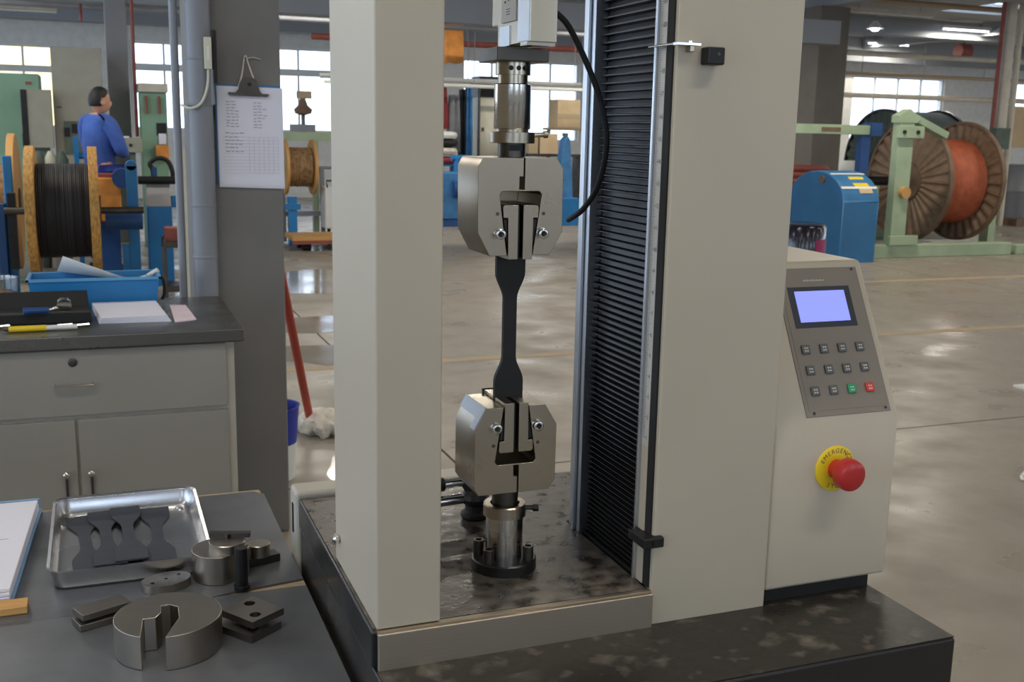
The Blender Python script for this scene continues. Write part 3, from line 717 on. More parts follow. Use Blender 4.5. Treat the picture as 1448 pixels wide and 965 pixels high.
rim.box(cx0-.006,cx1+.006,cy0-.006,cy0+.002,cz1-.006,cz1+.002).box(cx0-.006,cx1+.006,cy1-.002,cy1+.006,cz1-.006,cz1+.002).box(cx0-.006,cx0+.002,cy0-.006,cy1+.006,cz1-.0055,cz1+.0015).box(cx1-.002,cx1+.006,cy0-.006,cy1+.006,cz1-.0055,cz1+.0015)
rim.build('crate_rim', 'blue_crate_rim', bc)
MB().tube([(cx1+.006,3.43,cz1-.004),(cx1+.016,3.43,cz1-.02),(cx1+.016,3.43,ZC+.03),(cx1+.008,3.43,ZC+.012)], .005, 8).build('crate_latch', 'black_rubber', bc)
fs = tag(MB().add([(-.118,3.50,ZC+.098),(.092,3.455,ZC+.012),(.105,3.40,ZC+.012),(-.098,3.42,ZC+.139)], [(0,1,2,3)]).build('film_strip', 'clear_film', loc=(0,3.45,ZC)), 'folded strip of whitish film leaning out of the blue crate', 'plastic film')
fs.data.vertices[0].co = Vector((-.125,3.54,ZC+.093))-Vector(OFF[fs.name]); fs.data.vertices[1].co = Vector((.10,3.53,ZC+.066))-Vector(OFF[fs.name]); fs.data.vertices[2].co = Vector((.085,3.40,ZC+.076))-Vector(OFF[fs.name]); fs.data.vertices[3].co = Vector((-.105,3.475,ZC+.145))-Vector(OFF[fs.name])
sd = fs.modifiers.new('solid', 'SOLIDIFY'); sd.thickness = .002
for k, (x, a, lab) in enumerate(((.118,-.5,'short white plastic offcut lying flat in the blue crate'), (.152,.6,'white plastic offcut tilted in the right end of the blue crate'))):
    tag(MB().cyl((x-.016,3.50,ZC+.070+.01*a),(x+.014,3.49,ZC+.084+.02*a),.008,n=10).build('plastic_offcut', 'white_plastic', loc=(x,3.5,ZC+.07)), lab, 'offcut', 'white offcuts in the crate')
# pile of paper, pink slip, case, tools
ps_ = thing('paper_stack', 'low stack of white paper on the worktop in front of the blue crate', 'paper', (.08,3.24,ZC))
for k in range(4): MB().prism([(-.012+.002*k,3.105-.003*k),(.176-.003*k,3.09+.002*k),(.150,3.372),(-.03,3.375)], 'z', ZC+.0005+.0045*k, ZC+.0045+.0045*k).build('sheets', 'paper', ps_)
tag(MB().prism([(.185,3.07),(.245,3.10),(.235,3.36),(.19,3.37)], 'z', ZC+.0005, ZC+.0035).build('pink_slip', 'pink_paper', loc=(.21,3.2,ZC)), 'pale pink printed slips at the right of the paper stack', 'paper')
bk = thing('black_case', 'flat black instrument case on the worktop before the blue crate', 'case', (-.14,3.22,ZC))
MB().prism([(-.30,3.13),(-.03,3.13),(-.036,3.235),(-.30,3.235)], 'z', ZC+.0005, ZC+.030).build('case_body', 'black_rubber', bk, bevel=.004)
MB().add([(-.30,3.236,ZC+.03),(-.036,3.236,ZC+.03),(-.04,3.262,ZC+.072),(-.30,3.262,ZC+.072),(-.30,3.244,ZC+.026),(-.036,3.244,ZC+.026),(-.04,3.272,ZC+.070),(-.30,3.272,ZC+.070)], [(0,1,2,3),(7,6,5,4),(0,4,5,1),(1,5,6,2),(2,6,7,3),(3,7,4,0)]).build('case_lid', 'black_rubber', bk)
MB().box(-.205,-.155,3.2345,3.2357,ZC+.030,ZC+.036).build('clasp', 'dark_steel', bk)
ms = thing('dial_gauge', 'small round chrome gauge on a dark blue handle resting on the black case', 'gauge', (-.09,3.15,ZC+.03))
MB().cyl((-.098,3.118,ZC+.052),(-.098,3.132,ZC+.056),.019,n=24).build('dial', 'chrome', ms)
MB().cyl((-.112,3.124,ZC+.047),(-.140,3.124,ZC+.040),.005,n=10).build('stem', 'chrome', ms)
MB().cyl((-.138,3.124,ZC+.0405),(-.200,3.112,ZC+.0415),.008,.010,n=12).build('grip_handle', 'machine_blue_dark', ms)
hp = thing('marker_pen', 'yellow and white marker pen lying along the worktop front edge', 'pen', (-.15,3.03,ZC))
MB().cyl((-.232,3.028,ZC+.0085),(-.142,3.030,ZC+.0085),.008,n=14).build('pen_cap', 'yellow_plastic', hp)
MB().cyl((-.142,3.030,ZC+.0085),(-.066,3.032,ZC+.0085),.0065,n=14).build('pen_barrel', 'white_plastic', hp)
MB().cyl((-.232,3.028,ZC+.0085),(-.246,3.0277,ZC+.0085),.006,.003,n=12).build('pen_tip', 'dark_steel', hp)
for k, (x, y, lab) in enumerate(((-.098,3.068,'small chrome screw nearest the gauge on the worktop'),(-.055,3.062,'small chrome screw right of the white pen barrel'),(-.252,3.09,'small steel clamp lying at the left end of the worktop'))):
    tag(MB().cyl((x-.018,y,ZC+.0065),(x+.012,y+.006,ZC+.0065),.0045,n=8).cyl((x+.012,y+.006,ZC+.0065),(x+.018,y+.007,ZC+.0065),.006,n=8).build('screw', 'chrome', loc=(x,y,ZC)), lab, 'screw', 'loose screws on the worktop')
tb = thing('plastic_tub', 'clear plastic tub with tan rings inside at the left end of the worktop', 'tub', (-.285,3.50,ZC))
MB().lathe([(.046,.001),(.054,.085),(.057,.087),(.052,.087),(.044,.004)], (-.285,3.48,ZC), n=28).build('tub_wall', 'clear_plastic', tb)
MB().lathe([(.040,.006),(.042,.040),(.03,.046)], (-.285,3.48,ZC), n=20).build('tub_contents', 'tan_wood', tb)
tag(MB().prism([(-.34,3.30),(-.215,3.30),(-.225,3.40),(-.34,3.40)], 'z', ZC+.0005, ZC+.006).build('note_paper', 'paper', loc=(-.28,3.35,ZC)), 'sheet of white note paper in front of the clear tub', 'paper')

# ------------------------------------------------------------------ concrete pillar, pipes, clipboard
struct(MB().box(.30, .578, 3.62, 4.02, 0, CZ-.3).build('pillar', 'pillar_paint', bevel=.006))
dp = thing('drain_pipe', 'thick grey plastic drain pipe running up the pillar', 'pipe', (.318, 3.575, 0))
MB().cyl((.318,3.5785,0),(.318,3.5785,3.6),.039,n=28).build('pipe_barrel', 'grey_pipe', dp)
for z in (.98, 1.145, 1.46, 1.60):
    MB().lathe([(.0395,0),(.0405,.002),(.0405,.008),(.0395,.010)], (.318,3.5785,z), n=28).build('pipe_joint', 'grey_pipe', dp)
cp = tag(MB().cyl((.248,3.60,0),(.248,3.60,3.6),.0125,n=16).build('conduit', 'grey_pipe', loc=(.248,3.6,0)), 'thin pale conduit pipe left of the thick drain pipe', 'pipe')
jb = thing('switch_box', 'small ivory switch box with a hanging cable on the drain pipe', 'switch box', (.345,3.55,1.56))
MB().box(.331,.353,3.520,3.540,1.572,1.668).build('box_cover', 'ivory_plastic', jb, bevel=.002)
MB().box(.338,.346,3.5185,3.5205,1.60,1.64).build('rocker', 'white_plastic', jb)
MB().cyl((.362,3.534,1.69),(.362,3.534,1.53),.008,n=10).build('cable_gland', 'black_rubber', jb)
MB().tube([(.342,3.53,1.572),(.338,3.53,1.52),(.318,3.528,1.470),(.285,3.53,1.452),(.262,3.57,1.462)], .0042, 8).build('switch_cable', 'ivory_plastic', jb)
MB().tube([(.352,3.53,1.572),(.353,3.53,1.50),(.3545,3.53,1.465)], .0055, 8).build('drop_cable', 'grey_pipe', jb)
MB().tube([(.356,3.60,1.50),(.362,3.606,1.44),(.355,3.606,1.38),(.360,3.608,1.33)], .003, 6).build('thin_wire', 'black_rubber', jb)
cb_ = thing('clipboard', 'clipboard with white form sheets hanging on the grey pillar', 'clipboard', (.48,3.61,1.2))
MB().box(.3685,.575,3.611,3.6145,1.218,1.530).build('board', 'machine_blue', cb_)
for k in range(3): MB().add([(.3735+.001*k,3.6105-.0022*k,1.206+.004*k),(.583-.001*k,3.6105-.0022*k,1.200+.004*k),(.581-.001*k,3.6105-.0012*k,1.524),(.372+.001*k,3.6105-.0012*k,1.526)],[(0,1,2,3)]).build('sheet', 'paper', cb_)
pr = MB()
def stroke(x0, x1, z, w=.0008): pr.box(x0, x1, 3.6034, 3.6037, z-w, z+w)
random.seed(3)
for i in range(9):
    z = 1.478-i*.0098
    x = .400
    for q in range(random.randint(2,4)):
        w = random.uniform(.006,.014); stroke(x, x+w, z+random.uniform(-.001,.001), .0009); x += w+.004
    x = .486
    for q in range(random.randint(2,3)):
        w = random.uniform(.006,.014); stroke(x, x+w, z-.003+random.uniform(-.001,.001), .0009); x += w+.004
for i in range(6):
    z = 1.378-i*.0115; x = .396
    for q in range(random.randint(2,4)):
        w = random.uniform(.006,.016); stroke(x, x+w, z+random.uniform(-.001,.001), .0009); x += w+.004
for i in range(12): stroke(.388, .562, 1.366-i*.0105, .0002)
for i in range(7): pr.box(.470+i*.0155, .4704+i*.0155, 3.6034, 3.6037, 1.25, 1.366)
pr.build('form_writing', 'grey_print', cb_)['kind'] = 'stuff'
ck = MB().prism([(.408,1.507),(.535,1.504),(.536,1.499),(.530,1.495),(.413,1.498),(.407,1.502)], 'y', 3.594, 3.603).prism([(.430,1.506),(.514,1.504),(.506,1.516),(.503,1.530),(.497,1.545),(.484,1.556),(.463,1.557),(.450,1.548),(.443,1.534),(.440,1.518)], 'y', 3.596, 3.602).build('bulldog_clip', 'dark_steel', cb_, bevel=.001)
MB().cyl((.475,3.5955,1.533),(.475,3.594,1.533),.006,n=12).build('clip_rivet', 'black_steel', ck)
MB().tube([(.440,3.606,1.522),(.452,3.602,1.56),(.464,3.604,1.622),(.474,3.602,1.595),(.490,3.602,1.548)], .0025, 6).tube([(.464,3.604,1.612),(.490,3.612,1.618),(.515,3.614,1.612)], .0014, 6).build('string', 'cloth_white', cb_)
MB().cyl((.465,3.62,1.612),(.465,3.598,1.615),.003,n=8).build('nail', 'dark_steel', cb_)

# mop, bucket, scraps
mp = thing('mop', 'red-handled mop with a dirty white head leaning behind the pillar', 'mop', (.86,4.86,0))
MB().cyl((.885,4.90,.055),(.5615,4.061,1.27),.019,n=14).build('handle', 'mop_red', mp)
bm = bmesh.new(); bmesh.ops.create_icosphere(bm, subdivisions=4, radius=1)
for v in bm.verts:
    d = v.co.normalized(); k = 1+.12*math.sin(9*math.atan2(d.y,d.x)+2*d.z)+.08*math.sin(23*math.atan2(d.y,d.x))
    v.co = Vector((.94+d.x*.12*k, 4.88+d.y*.17*k, max(.002,.03+d.z*.055+.012*math.sin(11*d.x+7*d.y))))-Vector((.86,4.86,0))
me = bpy.data.meshes.new('mop_head'); bm.to_mesh(me); bm.free(); me.materials.append(MATS['cloth_white'])
mh = bpy.data.objects.new('mop_head', me); COL.objects.link(mh); mh.parent = mp
me.polygons.foreach_set('use_smooth', [True]*len(me.polygons))
bkt = thing('bucket', 'blue and white bucket half hidden behind the pillar foot', 'bucket', (.61,4.22,0))
MB().lathe([(.09,.001),(.1,.15)], (.61,4.24,0), n=28).build('lower_shell', 'white_plastic', bkt)
MB().lathe([(.1,.15),(.112,.30),(.116,.302),(.106,.300),(.094,.16)], (.61,4.24,0), n=28).build('upper_shell', 'bucket_blue', bkt)
tag(MB().box(4.93,5.4,4.50,4.62,0,.012).build('plastic_strip', 'white_plastic', loc=(5.1,4.56,0)), 'white plastic strip on the floor at the right edge', 'strip')
tag(MB().tube([(3.60,3.275,.008),(3.575,3.245,.008),(3.60,3.21,.008),(3.68,3.19,.008),(3.78,3.22,.008),(3.80,3.30,.008),(3.70,3.33,.008),(3.61,3.285,.008)], .007, 8).build('wire_loop', 'white_plastic', loc=(3.7,3.26,0)), 'loop of white wire lying on the floor at the right edge', 'wire')
# beige block behind the machine base
bb = thing('beige_box', 'beige metal box standing behind the black machine base', 'box', (.4,1.55,0))
MB().box(.2525,.62,1.526,1.575,.0,.868).build('box_shell', 'cabinet_edge', bb, bevel=.006)
MB().box(.2510,.2526,1.545,1.553,.80,.845).build('slot', 'black_rubber', bb)

def puddle(x, y, rx, ry, lab, seed):
    random.seed(seed); k = [random.uniform(.6,1.15) for _ in range(9)]; pts = []
    for i in range(54):
        t = i/54*9; a, b = k[int(t)%9], k[(int(t)+1)%9]; u = t-int(t); r = a+(b-a)*(1-math.cos(PI*u))/2
        th = 2*PI*i/54; pts.append((x+rx*r*math.cos(th), y+ry*r*math.sin(th)))
    tag(MB().prism(pts, 'z', .0002, .0012).build('puddle', 'wet_concrete', loc=(x,y,0)), lab, 'puddle', 'wet patches on the floor')
puddle(1.85,9.9,.9,.8,'farthest wet patch on the floor, near the wooden dolly',1)
puddle(1.55,7.7,.55,.45,'middle wet patch on the floor right of the pillar',2)
puddle(1.25,6.6,.5,.35,'wet patch on the floor just beyond the mop',3)
puddle(1.02,4.25,.25,.4,'wet patch on the floor between mop and beige box',4)

# ------------------------------------------------------------------ left background: cable take-up line
def reel(name, label, cat, c, R, rw, W, tf, mf, mw, group=None, ribs=0, axis='x', coils=0, hub=.12, mrib=None):
    t = thing(name, label, cat, (c[0], c[1], c[2]-R), group)
    for s in (-1, 1):
        x0 = c[0]+s*(W/2); x1 = x0+s*tf; a, b = min(x0,x1), max(x0,x1)
        if ribs:
            mb = MB(); n = ribs*4; vs = []; rr = (hub*1.5, R*.97)
            mb2 = MB().lathe([(R*.955,a),(R,a),(R,b),(R*.955,b),(R*.955,a)], (0,c[1],c[2]), 'x', 64)
            for v_i, r in enumerate(rr):
                for side in (0, 1):
                    for i in range(n):
                        ph = i % 4; dp = (0, tf*.75, tf*.75, 0)[ph]*(.35 if v_i == 0 else 1)
                        xx = (a+.2*tf+dp*.8 if side == 0 else a+.2*tf+dp*.8+tf*.1)
                        th = 2*PI*i/n; vs.append((xx, c[1]+r*math.cos(th), c[2]+r*math.sin(th)))
            fs = []
            for i in range(n):
                j = (i+1) % n
                fs += [(i, j, 2*n+j, 2*n+i), (n+i, 3*n+i, 3*n+j, n+j)]
            mb.add(vs, fs)
            fl = mb.build('flange', mf, t, smooth=False)
            mb2.build('flange_rim', mrib or mf, fl)
            MB().lathe([(.02,a-.01),(hub*1.6,a-.01),(hub*1.6,b+.01),(.02,b+.01)], (0,c[1],c[2]), 'x', 32).build('hub_plate', mrib or mf, fl)
        else:
            fl = MB().lathe([(.03,a),(R,a),(R,b),(.03,b)], (0,c[1],c[2]), 'x', 56).build('flange', mf, t, bevel=.004)
            MB().lathe([(.02,b if s > 0 else a-.012),(hub,b if s > 0 else a-.012),(hub,b+.012 if s > 0 else a),(.02,b+.012 if s > 0 else a)], (0,c[1],c[2]), 'x', 24).build('hub_plate', 'dark_steel', fl)
    if coils:
        pf = [(rw*.6, -W/2+.002)]
        for i in range(coils):
            x0 = -W/2+.004+(W-.008)*i/coils; d = (W-.008)/coils
            for q in range(4): pf.append((rw-.5*d*(1-math.sin(PI*(q+.5)/4))+random.uniform(-.002,.002), x0+d*(q+.5)/4))
        pf.append((rw*.6, W/2-.002))
        MB().lathe([(r, c[0]+h) for r, h in pf], (0,c[1],c[2]), 'x', 48).build('cable_winding', mw, t, ang=80)
    else:
        MB().lathe([(rw*.6,c[0]-W/2+.002),(rw,c[0]-W/2+.002),(rw,c[0]+W/2-.002),(rw*.6,c[0]+W/2-.002)], (0,c[1],c[2]), 'x', 48).build('cable_winding', mw, t)
    return t
reel('cable_reel', 'cable reel with tan wooden flanges wound with black cable', 'cable reel', (-.2455,9.25,.715), .505, .372, .385, .068, 'flange_wood', 'cable_black', coils=26)
bs_ = thing('reel_stand', 'blue steel take-up stand carrying the black cable reel', 'stand', (0, 9.5, 0))
MB().box(-.700,-.632,9.62,9.72,0,1.13).build('left_post', 'machine_blue', bs_, bevel=.01)
MB().box(-.76,-.70,9.5,9.66,0,.75).build('guard_plate', 'machine_blue_dark', bs_)
rp_ = MB().box(.236,.325,9.60,9.70,.0,1.06).cyl((.2805,9.60,1.06),(.2805,9.70,1.06),.0445,n=24).build('right_post', 'machine_blue', bs_, bevel=.004)
MB().cyl((.055,9.42,.62),(.345,9.42,.62),.078,n=24).build('drive_roll', 'machine_blue_dark', bs_)
MB().cyl((-.68,9.25,.715),(.35,9.25,.715),.028,n=16).build('shaft', 'dark_steel', bs_)
MB().box(-.72,.36,9.2,9.3,0,.06).build('foot_beam', 'machine_blue_dark', bs_)
MB().prism([(9.58,.0),(9.75,.0),(9.68,.40),(9.60,.40)], 'x', .18, .235).build('gusset', 'machine_blue', bs_)
MB().box(-.66,-.60,9.3,9.4,.25,.85).build('bearing_block', 'black_steel', bs_)
gbx = thing('gear_cabinet', 'tall narrow blue gear cabinet with a grey sloping top beside the reel', 'machine', (.5,9.75,0))
MB().box(.395,.597,9.65,9.95,.03,.715).build('cabinet_shell', 'machine_blue', gbx, bevel=.01)
MB().box(.385,.61,9.64,9.96,0,.03).build('plinth', 'pale_pipe', gbx)
MB().prism([(9.652,.716),(9.95,.716),(9.95,.90),(9.80,.90)], 'x', .400, .592).build('sloping_panel', 'grey_paint', gbx)
MB().tube([(.47,9.85,.90),(.46,9.85,1.02),(.44,9.85,1.07),(.50,9.85,1.115),(.58,9.85,1.10),(.62,9.85,1.02),(.63,9.85,.9)], .02, 8).build('hose', 'black_rubber', gbx)
MB().box(.455,.495,9.83,9.87,.90,1.04).build('column', 'machine_blue_dark', gbx)
MB().box(.60,.66,9.75,9.85,.70,.80).build('side_valve', 'machine_blue', gbx, bevel=.006)
MB().cyl((.335,9.80,.93),(.68,9.80,.93),.035,n=14).build('cross_shaft', 'black_steel', gbx)
ob = thing('orange_motor', 'orange motor box standing behind the black cable reel', 'motor', (.1,10.25,0))
MB().box(-.02,.20,10.12,10.4,.55,.935).build('motor_case', 'orange_cloth', ob, bevel=.015)
MB().box(-.04,.21,10.14,10.4,.935,.965).build('case_lid', 'rust_pipe', ob)
MB().cyl((.215,10.1,.93),(.215,10.3,.93),.085,n=20).build('motor_drum', 'machine_blue_dark', ob)
MB().box(.0,.18,10.2,10.36,0,.55).build('stand', 'machine_blue_dark', ob)
wr = reel('wooden_reel', 'brown wooden reel standing at the far left behind the blue post', 'reel', (-.86,10.6,.70), .60, .33, .30, .06, 'tan_wood', 'rope_tan')
# blue control stand with hand wheels left of the person
bw = thing('valve_stand', 'blue valve stand with small hand wheels left of the worker', 'valve stand', (-.1,11.6,0))
MB().box(-.19,-.145,11.55,11.62,0,1.27).build('post', 'machine_blue', bw)
for k, z in enumerate((.92,1.03,1.14,1.22)): MB().lathe([(.035,-.02),(.045,-.01),(.045,.01),(.035,.02)], (-.05+.02*(k%2),11.56,z), 'y', 16).build('hand_wheel', 'machine_blue_dark' if k % 2 else 'white_plastic', bw)
MB().cyl((-.145,11.6,1.08),(.02,11.6,1.08),.03,n=12).build('manifold', 'machine_blue', bw)
MB().cyl((-.04,11.6,.0),(-.04,11.6,1.22),.022,n=10).build('riser', 'machine_blue_dark', bw)
cl_ = thing('pump_group', 'dark green pump bodies beneath the beige cabinet', 'pump', (-.45,11.4,0))
for k, x in enumerate((-.50,-.40,-.30)):
    MB().lathe([(.05,.0),(.05,.95),(.062,.97),(.062,1.05),(.035,1.10),(.02,1.13)], (x,11.4,0), n=18).build('pump_body', 'grey_green' if k != 1 else 'ivory_plastic', cl_)
MB().cyl((-.56,11.4,.99),(-.24,11.4,.99),.02,n=10).build('feed_pipe', 'rust_pipe', cl_)
# cabinets behind
g1 = thing('green_machine', 'pale green upright machine panel at the far left edge', 'machine', (-.8,13.2,0))
MB().box(-1.5,-.522,13.0,13.6,0,1.915).build('panel_shell', 'panel_green', g1, bevel=.01)
MB().box(-.66,-.60,12.985,13.0,1.80,1.83).build('nameplate', 'rust_pipe', g1)
gc = thing('beige_cabinet', 'beige electrical cabinet left of the worker, with a dark switch column', 'cabinet', (-.5,12.9,0))
MB().box(-.65,-.405,12.78,12.96,1.13,1.745).build('narrow_box', 'cabinet_beige', gc, bevel=.006)
MB().box(-.705,-.65,12.76,12.9,1.16,1.74).build('switch_column', 'black_steel', gc)
MB().box(-.395,.12,12.98,13.5,0,2.21).build('tall_cabinet', 'cabinet_beige', gc, bevel=.006)
MB().box(-.30,.04,12.965,12.98,1.06,1.42).build('instrument_panel', 'grey_green', gc)
for x, z in ((-.27,1.30),(-.19,1.34),(-.10,1.26)): MB().box(x-.03,x+.03,12.955,12.965,z-.05,z+.05).build('instrument', 'black_steel', gc)
MB().box(-.36,-.31,12.972,12.98,1.56,1.575).build('cabinet_handle', 'dark_steel', gc)
MB().box(-.60,-.45,12.85,12.95,0,1.13).build('pedestal', 'grey_green', gc)
MB().cyl((-.68,12.83,1.28),(-.68,12.83,1.0),.035,n=12).build('cable_boot', 'black_rubber', gc)
dv = thing('beige_device', 'small beige control box on a stand right of the worker', 'control box', (.4,12.9,0))
MB().box(.285,.505,12.85,13.0,1.09,1.25).build('device_case', 'cabinet_beige', dv, bevel=.008)
MB().cyl((.38,12.85,1.17),(.38,12.835,1.17),.018,n=12).build('knob', 'black_steel', dv)
MB().box(.37,.43,12.9,12.96,0,1.09).build('stand', 'grey_green', dv)
MB().box(.29,.37,12.86,12.9,1.25,1.268).build('note', 'paper', dv)
struct(MB().box(.185,.425,13.7,14.1,0,CZ-.3).build('pillar', 'grey_paint', bevel=.008))
struct(MB().box(-4.2,10.5,13.75,14.05,2.78,3.12).build('crossbeam', 'beam_grey'))
g2 = thing('green_cabinet', 'pale green machine cabinet right of the grey pillar', 'cabinet', (.65,13.4,0))
MB().box(.515,.80,13.2,13.7,0,1.765).build('cabinet_shell', 'panel_green', g2, bevel=.01)
MB().box(.68,.79,13.185,13.2,1.28,1.42).build('screen', 'black_steel', g2)
MB().box(.70,.78,13.17,13.186,1.18,1.30).build('notice', 'paper', g2)
MB().box(.66,.80,13.10,13.19,1.02,1.17).build('orange_tray', 'orange_cloth', g2)
MB().box(.50,.82,13.15,13.7,1.766,1.86).build('top_duct', 'pale_pipe', g2)
for x in (.58,.72): MB().cyl((x,13.16,1.72),(x,13.16,1.52),.015,n=8).build('hanging_valve', 'rust_pipe', g2)
for k, (x, y, z0, z1, m, lab) in enumerate(((.475,13.4,1.26,3.4,'rust_pipe','thin red pipe rising beside the grey pillar in the background'), (-.075,15.0,2.66,3.4,'rust_pipe','short red drop pipe under the ceiling at upper left'))):
    tag(MB().cyl((x,y,z0),(x,y,z1),.02,n=10).build('riser_pipe', m, loc=(x,y,z0)), lab, 'pipe')
for k, (y, z, r, x0, x1, m, lab) in enumerate(((14.85,2.96,.03,-4.2,8,'rust_pipe','red pipe running along under the ceiling at upper left'), (15.3,2.86,.035,-4.2,8,'grey_pipe','grey pipe below the red ceiling pipe'),
        (20,2.82,.04,15.5,26,'worn_wood','tan rail along the back wall above the right windows'), (20.2,2.36,.06,13,26,'pale_pipe','pale pipe crossing the middle of the right windows'), (19.4,3.2,.06,13,24,'pale_pipe','white duct pipe high on the wall above the right windows'),
        (14.5,3.56,.045,11.2,20,'worn_wood','long tan pipe just below the ceiling at upper right'), (16.4,2.17,.04,3.2,9.5,'white_plastic','white pipe crossing behind the coupling cylinder'), (16.1,2.08,.03,3.2,9.5,'white_plastic','thin white pipe just below the thicker white pipe'), (17.0,2.78,.05,3.2,10,'rust_pipe','red pipe high up behind the load cell'))):
    t = thing('long_pipe', lab, 'pipe', ((x0+x1)/2,y,z))
    MB().cyl((x0,y,z),(x1,y,z),r,n=10).build('pipe_run', m, t)
    for q in (.04,.37,.66,.96): MB().cyl((x0+(x1-x0)*q,y,z),(x0+(x1-x0)*q,y,CZ),.008,n=6).build('hanger', 'grey_pipe', t)
batten(-1.2, 19.4, 3.13, 1.5, 'unlit pale fluorescent batten at the upper left corner', None, lit=False)
batten(12.9, 15.6, 3.50, 1.9, 'unlit cream fluorescent batten at upper right beside the round lamp', None, lit=False)
hl = thing('high_bay_lamp', 'small round bright lamp under the ceiling at upper right', 'lamp', (13.75,17.0,3.42))
MB().lathe([(.04,.12),(.14,.0),(.16,-.02),(.15,-.02),(.03,.10)], (13.75,17.0,3.45), n=24).build('shade', 'lamp_white', hl)
MB().lathe([(.03,.08),(.085,.03),(.09,-.01),(.05,-.05)], (13.75,17.0,3.44), n=20).build('bulb', 'tube_light', hl)
MB().cyl((13.75,17.0,3.55),(13.75,17.0,CZ),.015,n=8).build('stem', 'grey_pipe', hl)
mo = thing('hoist_motor', 'small red hoist motor hanging below the ceiling at upper right', 'motor', (18.7,20,3.4))
MB().cyl((18.55,20,3.42),(18.85,20,3.42),.16,n=16).build('motor_case', 'rust_pipe', mo)
MB().box(18.6,18.8,19.9,20.1,3.2,3.28).build('hook_block', 'grey_green', mo)
MB().cyl((18.7,20,3.58),(18.7,20,CZ),.03,n=8).build('hanger', 'grey_pipe', mo)

# ------------------------------------------------------------------ the worker
pz = thing('person', 'worker in blue overalls standing with folded arms, turned to the right', 'person', (.06,11.0,0))
def skin_obj(name, verts, edges, radii, m, parent, sub=2):
    me = bpy.data.meshes.new(name); me.from_pydata([tr(v, OFF[parent.name]) for v in verts], edges, []); me.materials.append(MATS[m])
    o = bpy.data.objects.new(name, me); COL.objects.link(o); o.parent = parent; OFF[o.name] = OFF[parent.name]
    o.modifiers.new('skin', 'SKIN'); sv = me.skin_vertices[0].data
    for i, r in enumerate(radii): sv[i].radius = (r, r) if not isinstance(r, tuple) else r
    sv[0].use_root = True
    s = o.modifiers.new('sub', 'SUBSURF'); s.levels = sub; s.render_levels = sub
    for p in me.polygons: p.use_smooth = True
    o.modifiers['skin'].use_smooth_shade = True
    return o
px, py = .045, 11.0
# body faces to the right (+X) and a little away; shoulders run along Y turned a bit so that the back shows
fwd = Vector((.80,.60,0)); rgt = Vector((.60,-.80,0))
def bp(f, r, z): return Vector((px,py,0))+fwd*f+rgt*r+Vector((0,0,z))
J = dict(pel=bp(0,0,.93), wst=bp(.0,0,1.08), chs=bp(-.01,0,1.28), nkb=bp(-.01,0,1.43), nk=bp(.015,0,1.49), hd=bp(.03,0,1.58),
         hl=bp(0,-.10,.90), hr=bp(0,.10,.90), kl=bp(.03,-.11,.49), kr=bp(.03,.11,.49), al=bp(-.01,-.12,.09), ar=bp(-.01,.12,.09), tl=bp(.14,-.13,.035), trr=bp(.14,.13,.035),
         sl=bp(-.01,-.19,1.40), sr=bp(-.01,.19,1.40), el=bp(.06,-.25,1.14), er=bp(.06,.25,1.14), wl=bp(.24,-.02,1.16), wr=bp(.25,.04,1.12), fl=bp(.25,.10,1.18), frr=bp(.25,-.10,1.14))
def sk(keys, edges, rad, name, m, parent): return skin_obj(name, [J[k] for k in keys], [(keys.index(a), keys.index(b)) for a, b in edges], [rad[k] for k in keys], m, parent)
body = sk(['pel','wst','chs','nkb','nk','hl','kl','al','tl','hr','kr','ar','trr','sl','el','wl','sr','er','wr'],
   [('pel','wst'),('wst','chs'),('chs','nkb'),('nkb','nk'),('pel','hl'),('hl','kl'),('kl','al'),('al','tl'),('pel','hr'),('hr','kr'),('kr','ar'),('ar','trr'),('nkb','sl'),('sl','el'),('el','wl'),('nkb','sr'),('sr','er'),('er','wr')],
   dict(pel=.12,wst=.12,chs=.14,nkb=.075,nk=.055,hl=.08,kl=.055,al=.04,tl=.03,hr=.08,kr=.055,ar=.04,trr=.03,sl=.055,el=.04,wl=.03,sr=.055,er=.04,wr=.03), 'body', 'skin', pz)
sk(['pel','wst','chs','nkb','sl','el','wl','sr','er','wr'], [('pel','wst'),('wst','chs'),('chs','nkb'),('nkb','sl'),('sl','el'),('el','wl'),('nkb','sr'),('sr','er'),('er','wr')],
   dict(pel=.155,wst=.15,chs=.172,nkb=.095,sl=.078,el=.064,wl=.05,sr=.078,er=.064,wr=.05), 'jacket', 'overall_blue', pz)
sk(['pel','hl','kl','al','hr','kr','ar'], [('pel','hl'),('hl','kl'),('kl','al'),('pel','hr'),('hr','kr'),('kr','ar')], dict(pel=.14,hl=.105,kl=.075,al=.068,hr=.105,kr=.075,ar=.068), 'trousers', 'trouser_blue', pz)
MB().lathe([(.058,1.435),(.07,1.45),(.066,1.475),(.06,1.478),(.056,1.45)], (bp(.0,0,0).x,bp(.0,0,0).y,0), n=20).build('collar', 'overall_blue', pz)
for k in ('tl','trr'):
    c = J[k]-fwd*.07; MB().obox((c.x,c.y,.04), fwd, (.27,.10,.078)).build('shoe', 'black_rubber', pz, bevel=.025, seg=3)
